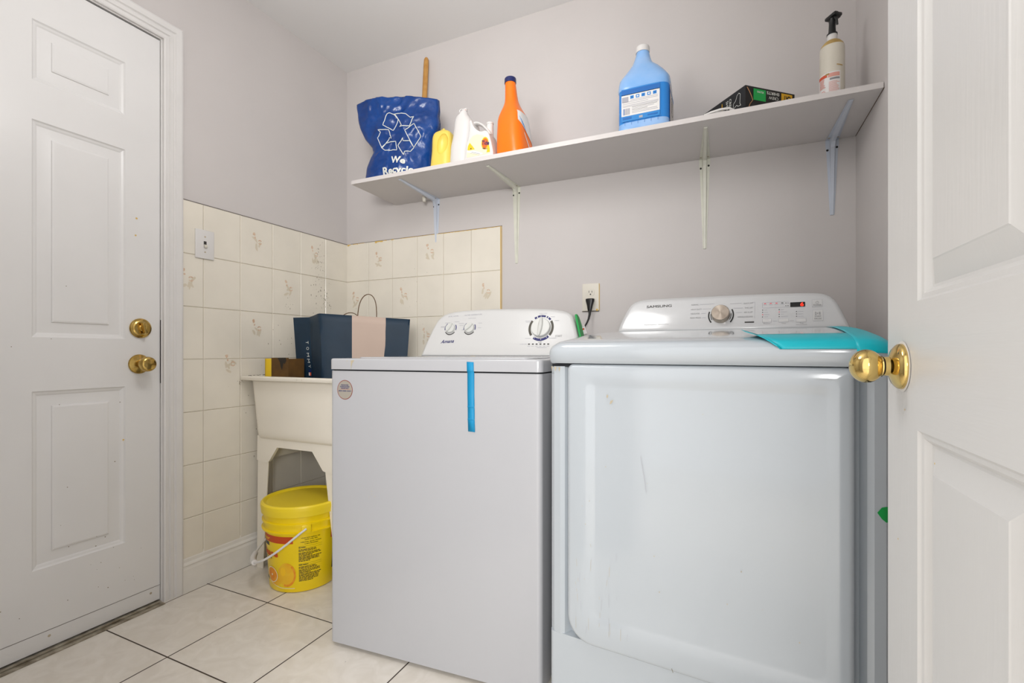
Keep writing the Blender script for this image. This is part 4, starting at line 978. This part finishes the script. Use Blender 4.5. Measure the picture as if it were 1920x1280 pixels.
bm.transform(T @ Matrix.Diagonal((.026, .022, .044, 1))); bm.verts.index_update(); c.add([v.co[:] for v in bm.verts], [[v.index for v in f_.verts] for f_ in bm.faces], 'lyell'); bm.free()
boolean_cut(o, c.build('cutter', yb))
b = MB(); ringcap(b, .008, 0, .1738, .180, .014, 'lyell'); b.lathe([(.180, .006), (.188, .0045), (.189, 0)], 'lyell', c=(.008, 0, 0), n=16); b.build('spout', yb, ang=40)
# white bottle with dispensing spout
cx, cy = .866, -.245; zb = stop(cx)
wb = thing('white_bottle', 'tall plain white bottle with a small pull spout, left of the small labelled jug', 'bottle', (cx, cy, zb), 0, 'bottles on the shelf')
b = MB()
LW = [(0, -.051), (.03, -.0495), (.095, -.0455), (.14, -.033), (.200, -.0275), (.216, -.021), (.223, -.011)]
RW = [(0, .041), (.03, .042), (.08, .045), (.11, .052), (.14, .0565), (.185, .0560), (.205, .046), (.216, .036), (.223, .034)]
rings = []
for h in [0, .003, .015, .03, .05, .07, .085, .10, .115, .13, .145, .165, .185, .198, .207, .214, .219, .223]:
    l, r = interp(LW, h), interp(RW, h); k = .96 if h == 0 else 1; rings.append(sup((l+r)/2, 0, h, (r-l)/2*k, .034*(1 if h < .18 else (1-(h-.18)*6)), 2.5, 48))
b.loft(rings, 'pwhite'); fixn(b.build('bottle_body', wb, ang=50))
b = MB(); ringcap(b, .010, 0, .2225, .236, .0185, 'pwhite'); ringcap(b, .012, 0, .235, .243, .0125, 'pwhite')
b.box(.010, .026, -.006, .006, .240, .252, 'pwhite', bev=.002); b.tube([(-.006, 0, .238), (-.010, 0, .248), (-.004, 0, .254), (.004, 0, .252), (.006, 0, .244)], .0028, 'pwhite', n=8)
b.disc((0, 0), .0022, lambda a, z: (.0215+a, -.0063, .243+z), 'red', n=10)
fixn(b.build('spout', wb, ang=40))
# small white jug with handle hole
tz = stop(.99); tj = thing('small_laundry_jug', 'small white detergent jug with a yellow label and handle hole, left of the orange jug', 'jug', (.985, -.275, tz), 0, 'bottles on the shelf')
to = [(.9150, tz), (.9207, 1.700), (.9254, 1.7454), (.9363, 1.7748), (.9405, 1.8067), (.9394, 1.8360), (.9430, 1.8430), (.9495, 1.8430), (.9515, 1.8300), (.9611, 1.8110), (.9796, 1.7940), (.9948, 1.7885), (1.0120, 1.7900), (1.0230, 1.782), (1.031, 1.7627), (1.0399, 1.7317), (1.0459, 1.700), (1.0465, tz)][::-1]
loc = [(x-.985, z-tz) for x, z in to]; loc = [loc[0]]+smooth_poly(loc[1:-1], closed=False, it=1)+[loc[-1]]
b = MB(); pillow(b, loc, lambda u, z: -.034, .034, .0035, 'pwhite', n=4, backr=.0035); fixn(b.build('jug_body', tj, ang=45))
b = MB(); hp = smooth_poly([(x-.985, 0, z-tz) for x, z in ((.9445, 1.830), (.9460, 1.8400), (.9640, 1.8400), (.9860, 1.8270), (1.0030, 1.8080), (1.0160, 1.7930), (1.0210, 1.7800))], closed=False, it=2)
rings = []
for i, p in enumerate(hp):
    a, c = Vector(hp[max(0, i-1)]), Vector(hp[min(len(hp)-1, i+1)]); d = (c-a).normalized(); nx = Vector((-d.z, 0, d.x))
    rings.append([(Vector(p)+nx*.0062*math.cos(2*PI*k/16)+Vector((0, .017, 0))*math.sin(2*PI*k/16))[:] for k in range(16)])
b.loft(rings, 'pwhite'); fixn(b.build('handle', tj, ang=60))
b = MB(); ringcap(b, .0275, .006, .095, .150, .0140, 'pwhite'); ringcap(b, .0275, .006, .1495, .1570, .0150, 'pwhite'); fixn(b.build('spout', tj, ang=40))
b = MB(); fj = lambda k: (lambda u, z: (u-.985, -.0345-k, z-tz))
lb = [(.928, 1.695), (.931, 1.735), (.9400, 1.762), (.955, 1.777), (.975, 1.780), (1.000, 1.772), (1.018, 1.757), (1.028, 1.737), (1.033, 1.695)][::-1]
b.poly(lb, fj(0), 'paleyel'); b.poly([(.931, 1.722), (.934, 1.740), (.942, 1.752), (.956, 1.735), (.965, 1.722)][::-1], fj(.0002), 'tidey')
b.poly([(.9285, 1.716), (.930, 1.724), (.965, 1.716), (1.000, 1.702), (1.000, 1.696), (.985, 1.698)], fj(.0003), 'paper')
b.poly([(1.018, 1.700), (1.026, 1.740), (1.032, 1.715), (1.033, 1.700)][::-1], fj(.0003), 'tidey')
b.disc((1.011, 1.738), .0165, fj(.0004), 'tidey', n=30, sy=1.5); b.disc((1.011, 1.738), .0135, fj(.0006), 'tideo', n=30, sy=1.45)
b.rect(.9945, 1.0265, 1.7300, 1.7430, fj(.00065), 'tidey') if 0 else None
b.text('Tide', (.9950, 1.7335), (1.0285, 1.7275), .0175, fj(.0012), 'capnavy', bold=.03)
b.text('SIMPLY', (1.000, 1.7170), (1.022, 1.7110), .0055, fj(.0012), 'capnavy', bold=.02)
b.rect(.945, .950, 1.725, 1.730, fj(.0006), 'dgrey'); b.rect(.950, .988, 1.7125, 1.7135, lambda u, z: fj(.0006)(u, z-(u-.950)*.35), 'dgrey'); b.rect(.944, .985, 1.7095, 1.7102, lambda u, z: fj(.0006)(u, z-(u-.944)*.35), 'grey')
part_label(b.build('printed_label', tj), 'pale yellow label with an orange round logo')
# orange jug
cx, cy = 1.112, -.243; oz = stop(cx)
oj = thing('orange_laundry_jug', 'tall orange laundry detergent jug with a dark blue cap', 'jug', (cx, cy, oz), 0, 'bottles on the shelf')
rings = []
hxt = [(0, .062), (.03, .0612), (.09, .0575), (.15, .0540), (.168, .0520), (.185, .0445), (.205, .0350), (.225, .0275), (.245, .0245), (.31, .0210)]
hyt = [(0, .068), (.09, .067), (.15, .060), (.19, .046), (.215, .034), (.235, .027), (.27, .023), (.31, .0210)]
ext = [(0, 3.6), (.18, 3.0), (.23, 2.2), (.31, 2)]
cxt = [(0, .002), (.31, -.018)]; cyt = [(0, 0), (.18, .0), (.25, -.006), (.31, -.007)]
for h in [0, .002, .008, .02, .04, .06, .09, .12, .15, .17, .185, .195, .203, .215, .228, .24, .26, .28, .31]:
    k = .93 if h == 0 else (.98 if h < .005 else 1); rings.append(sup(interp(cxt, h), interp(cyt, h), h, interp(hxt, h)*k, interp(hyt, h)*k, interp(ext, h), 56, rot=math.radians(-8)))
b = MB(); b.loft(rings, 'orange'); fixn(b.build('jug_body', oj, ang=60))
b = MB(); ringcap(b, -.018, -.007, .306, .327, .0228, 'capnavy', ribs=1, top=.004); b.build('cap', oj, ang=50)
b = MB()
def osurf(t, z, off=.0016):          # right side face, t along depth -1..1
    h = z; r_ = math.radians(-8); hx = interp(hxt, h)+off; hy = interp(hyt, h); x = hx*(1-abs(t)**interp(ext, h))**(1/interp(ext, h)); y = hy*t
    return (interp(cxt, h)+x*math.cos(r_)-y*math.sin(r_), interp(cyt, h)+x*math.sin(r_)+y*math.cos(r_), z)
lab = [(-.72, .150), (-.35, .185), (.3, .19), (.7, .16), (.78, .10), (.3, .075), (-.1, .09), (-.55, .12)]
rows = [[osurf(-.74+1.44*i/10, z0+(z1-z0)*i/10) for i in range(11)] for z0, z1 in ((.135, .055), (.150, .085), (.163, .115), (.172, .145), (.178, .170))]
b.grid(rows, 'paper')
for k in range(4): b.line([(-.62+.1*k+.05*j, .150-.008*k-.006*j) for j in range(6)], .004, lambda t, z: osurf(t, z, .0024), 'bmid')
rows = [[osurf(-.30+.5*i/8, z0+(z1-z0)*i/8) for i in range(9)] for z0, z1 in ((.085, .012), (.095, .030))]
b.grid(rows, 'paper'); o = b.build('printed_label', oj, ang=50); part_label(o, 'white and blue label on the side')
# blue jug
cx, cy = 1.6176, -.243; bz = stop(cx)
bj = thing('blue_laundry_jug', 'large blue laundry jug with a white cap in the middle of the shelf', 'jug', (cx, cy, bz), 0, 'bottles on the shelf')
LJ = [(0, -.0885), (.16, -.0885), (.195, -.0860), (.206, -.0800), (.222, -.0700), (.238, -.0570), (.254, -.0455), (.278, -.0365), (.303, -.0285)]
RJ = [(0, .0890), (.158, .0890), (.186, .0860), (.200, .0780), (.221, .0640), (.238, .0480), (.252, .0300), (.270, .0205), (.303, .0125)]
rings = []
for h in [0, .002, .008, .018, .026, .034, .07, .11, .14, .152, .156, .16, .175, .186, .195, .206, .221, .232, .238, .245, .254, .266, .278, .29, .303, .312]:
    l, r = interp(LJ, h), interp(RJ, h); k = .95 if h == 0 else (.985 if h < .005 else 1)
    if .02 < h < .153: k = .978
    hy = .066 if h < .17 else interp([(.17, .066), (.20, .058), (.24, .040), (.27, .026), (.31, .0195)], h); e = interp([(0, 5), (.17, 4.5), (.22, 2.6), (.28, 2)], h)
    rings.append(sup((l+r)/2, 0, h, (r-l)/2*k, hy*k, e, 64))
b = MB(); b.loft(rings[:6], 'bjugl', True, False); b.loft(rings[5:10], 'bjugm', False, False); b.loft(rings[9:], 'bjugl', False, True); fixn(b.build('jug_body', bj, ang=50))
b = MB(); ringcap(b, -.009, 0, .300, .322, .0235, 'pwhite', ribs=1, top=.006); b.build('cap', bj, ang=50)
b = MB(); fj = lambda k: (lambda u, h: (u, -.066-.0006-k, h))
b.rect(-.070, .058, .020+.018, .150, fj(0), 'bmid'); b.rect(-.070, .058, .128, .147, fj(.0003), 'bdark'); b.rect(-.070, .058, .056, .130, fj(.0003), 'paper')
for i in range(5): x = -.040+.019*i; b.rect(x, x+.012, .113, .124, fj(.0006), 'bmid'); b.rect(x+.003, x+.009, .116, .121, fj(.0009), 'paper' if i % 2 else 'bdark')
b.rect(-.068, -.046, .104, .122, fj(.0006), 'lgrey')
for i, (z_, a_, c_) in enumerate(((.108, -.040, .052), (.103, -.066, .052), (.097, -.066, .020), (.091, -.066, .054), (.087, -.066, .054), (.083, -.034, .050), (.078, -.034, .040), (.073, -.034, .018), (.068, -.034, .050), (.063, -.034, .052))): b.rect(a_, c_, z_, z_+.0016, fj(.0006), 'lgrey' if i not in (5, 7) else 'grey')
for i in range(10): b.rect(-.064+.0024*i, -.0628+.0024*i+(.0006 if i % 3 else 0), .060, .082, fj(.0008), 'bdark' if i < 2 else 'lgrey')
for i in range(6): x = -.058+.022*i; b.line([(x, .024), (x, .036), (x+.012, .036)], .0010, fj(0.0), 'bdark')
b.rect(-.066, -.035, .044, .052, fj(.0005), 'bdark'); b.rect(-.010, .002, .042, .050, fj(.0005), 'lgrey'); b.rect(.018, .052, .044, .049, fj(.0005), 'bdark')
part_label(b.build('printed_label', bj), 'white and blue directions label on the front')
b = MB(); fs_ = lambda y, h: (.089+.0012, y, h)
b.poly([(-.054, .02), (.054, .02), (.056, .09), (.05, .125), (.0, .148), (-.05, .150), (-.055, .10)], fs_, 'paper')
b.arc((0, .085), .028, .031, 0, 2*PI, lambda y, h: (.0908, y, h), 'grey', n=30)
for k in range(5): b.rect(-.018, .016-.003*k, .097-.008*k, .100-.008*k, lambda y, h: (.0908, y, h), 'grey')
b.rect(-.05, .052, .118, .128, lambda y, h: (.0908, y, h), 'bmid'); part_label(b.build('side_label', bj), 'white label on the side')
# black T-shirt carton (corner toward the camera)
kx, ky = 1.9345, -.318; kz = stop(kx); hb_ = .0760
A = Vector((.135, .118)).normalized(); Bv = Vector((-A.y, A.x))     # right edge / left edge directions
kb_ = thing('shirt_carton', 'black cardboard shirt box with green sticker and white lettering lying on the shelf', 'box', (kx, ky, kz))
LA, LBx = .195, .30
P = lambda a, c, h: (A.x*a+Bv.x*c, A.y*a+Bv.y*c, h)
b = MB(); vs_ = [P(0, 0, 0), P(LA, 0, 0), P(LA, LBx, 0), P(0, LBx, 0)]; vs_ += [(x, y, hb_) for x, y, _ in vs_]
b.add(vs_, [(3, 2, 1, 0), (4, 5, 6, 7), (0, 1, 5, 4), (1, 2, 6, 5), (2, 3, 7, 6), (3, 0, 4, 7)], 'boxb')
b.build('carton_body', kb_)
fl_ = lambda c, h: (lambda p: (p[0]-A.x*.0012, p[1]-A.y*.0012, p[2]))(P(0, c, h)); fr_ = lambda a, h: (lambda p: (p[0]-Bv.x*.0012, p[1]-Bv.y*.0012, p[2]))(P(a, 0, h)); fr2 = lambda a, h: (lambda p: (p[0]-Bv.x*.0018, p[1]-Bv.y*.0018, p[2]))(P(a, 0, h))
b = MB()
fm_ = lambda u, h: fl_(-u, h)
b.text('CREW', (-.0690, .0640), (-.0690, .024), .0095, fm_, 'offw'); b.text('SHIRTS', (-.0830, .0640), (-.0830, .016), .0095, fm_, 'offw')
b.line([(.018, .022), (.022, .030), (.020, .058), (.026, .064), (.034, .060), (.040, .046), (.050, .040), (.050, .024), (.036, .030), (.030, .024)], .0012, fl_, 'offw', closed=True)
b.rect(.100, .1025, .004, .066, fl_, 'cyell'); b.rect(.262, .30, .002, .068, fl_, 'cyell')
part_label(b.build('side_print', kb_), 'white lettering and shirt outline on the left face')
b = MB()
b.rect(.030, .078, .034, .0702, fr_, 'green'); b.text('XL/XG', (.070, .064), (.044, .064), .006, fr2, 'offw', bold=.02)
b.text('CREW', (.128, .0545), (.090, .0545), .0095, fr_, 'offw', bold=.01); b.text('SHIRTS', (.132, .0690), (.082, .0690), .0095, fr_, 'offw', bold=.02)
b.rect(.140, .184, .028, .0710, fr_, 'cyell'); b.text('CAT', (.178, .0650), (.148, .0650), .018, fr2, 'boxb', bold=.04)
part_label(b.build('front_print', kb_), 'green sticker, yellow square and upside-down white lettering on the right face')
b = MB(); b.tube([P(.004, -.003, .069), P(.010, -.006, .055), P(.016, -.008, .040), P(.021, -.008, .028), P(.012, -.006, .016), P(.009, -.003, .003)], .0010, 'cardb', n=6); part_label(b.build('carton_flap', kb_), 'tan torn edge of the end flap')
b = MB(); rnd = random.Random(3)
q = [Vector((1.815, -.318, 0)), Vector((1.835, -.322, 0)), Vector((1.862, -.322, 0)), Vector((1.888, -.318, 0)), Vector((1.905, -.308, 0)), Vector((1.898, -.300, 0)), Vector((1.870, -.306, 0)), Vector((1.840, -.308, 0)), Vector((1.818, -.306, 0))]
zs_ = [.004, .008, .012, .013, .006, .004, .010, .010, .004]
b.tube([(p.x, p.y, stop(p.x)+z) for p, z in zip(q, zs_)], .0038, 'pwhite', n=8)
tag(b.build('plastic_strap', ang=60), 'loop of white plastic strap lying in front of the black shirt box', 'strap')
# spray bottle
cx, cy = 2.181, -.205; sz = stop(cx)
sb = thing('spray_bottle', 'old white spray bottle with a black trigger head at the right end of the shelf', 'spray bottle', (cx, cy, sz), 0, 'bottles on the shelf')
prof = [(0, .031), (.002, .0335), (.15, .0335), (.188, .0330), (.199, .0295), (.208, .0225), (.213, .0160)]
b = MB(); b.lathe([(0, 0)]+prof[:4]+[(.192, .0322)], 'sbody', n=48); b.lathe([(.192, .0322), (.199, .0295), (.208, .0225), (.213, .0160), (.2135, .0)], 'sstain', n=48); b.build('bottle_body', sb, ang=50)
b = MB(); b.lathe([(.2125, .0130), (.214, .0140), (.232, .0135), (.2325, 0)], 'pwhite', n=32); b.build('collar', sb, ang=40)
b = MB(); b.lathe([(.2315, .0145), (.236, .0145), (.238, .011), (.239, 0)], 'black', n=32)
rg = [sup(0, 0, .236, .010, .011, 3, 20), sup(.0, 0, .255, .0092, .010, 3, 20), sup(.001, 0, .272, .009, .012, 3, 20), sup(.001, 0, .280, .010, .014, 3, 20)]
b.loft(rg, 'black')
T = Matrix.Translation((.001, -.004, .284)) @ Matrix.Rotation(math.radians(35), 4, 'Z')
b.box(-.015, .014, -.022, .016, -.004, .006, 'black', bev=.003, T=T); b.box(-.007, .006, -.016, .012, .005, .012, 'black', bev=.002, T=T)
b.box(.012, .020, -.010, .002, -.001, .008, 'black', bev=.002, T=T)
b.tube([(.004, -.016, .282), (.008, -.024, .266), (.010, -.022, .250)], [.004, .0035, .003], 'black', n=8)
fixn(b.build('trigger_head', sb, ang=40))
b = MB(); CA2 = math.atan2(-1.969+.205, 1.887-2.181); fc = lambda off: (lambda t, h: ((.0335+off)*math.cos(t), (.0335+off)*math.sin(t), h))
F1, F2_, F3_ = fc(.0005), fc(.0009), fc(.0013)
b.rect(CA2-d2(95), CA2+d2(38), .006, .104, F1, 'paper', n=24)
b.rect(CA2-d2(75), CA2-d2(22), .090, .100, F2_, 'red', n=8); b.rect(CA2-d2(18), CA2+d2(34), .088, .100, F2_, 'pink', n=8); b.rect(CA2-d2(10), CA2+d2(34), .079, .085, F2_, 'grey', n=8)
rnd = random.Random(5)
for k in range(22):
    if k > 3: b.rect(CA2-d2(14), CA2+d2(34-rnd.uniform(0, 14)), .088-.0034*k-.002, .088-.0034*k-.0005, F2_, 'pink', n=6)
    if k < 18 and k not in (8, 9): b.rect(CA2-d2(66), CA2-d2(28+rnd.uniform(0, 12)), .086-.0036*k, .0875-.0036*k, F2_, 'red', n=6)
b.rect(CA2+d2(20), CA2+d2(50), .1235, .1265, lambda t, h: F3_(t, h-(t-CA2)*.006), 'sstain', n=4); b.rect(CA2-d2(30), CA2-d2(12), .096, .101, F3_, 'sstain', n=4)
part_label(b.build('printed_label', sb), 'white label with red print')
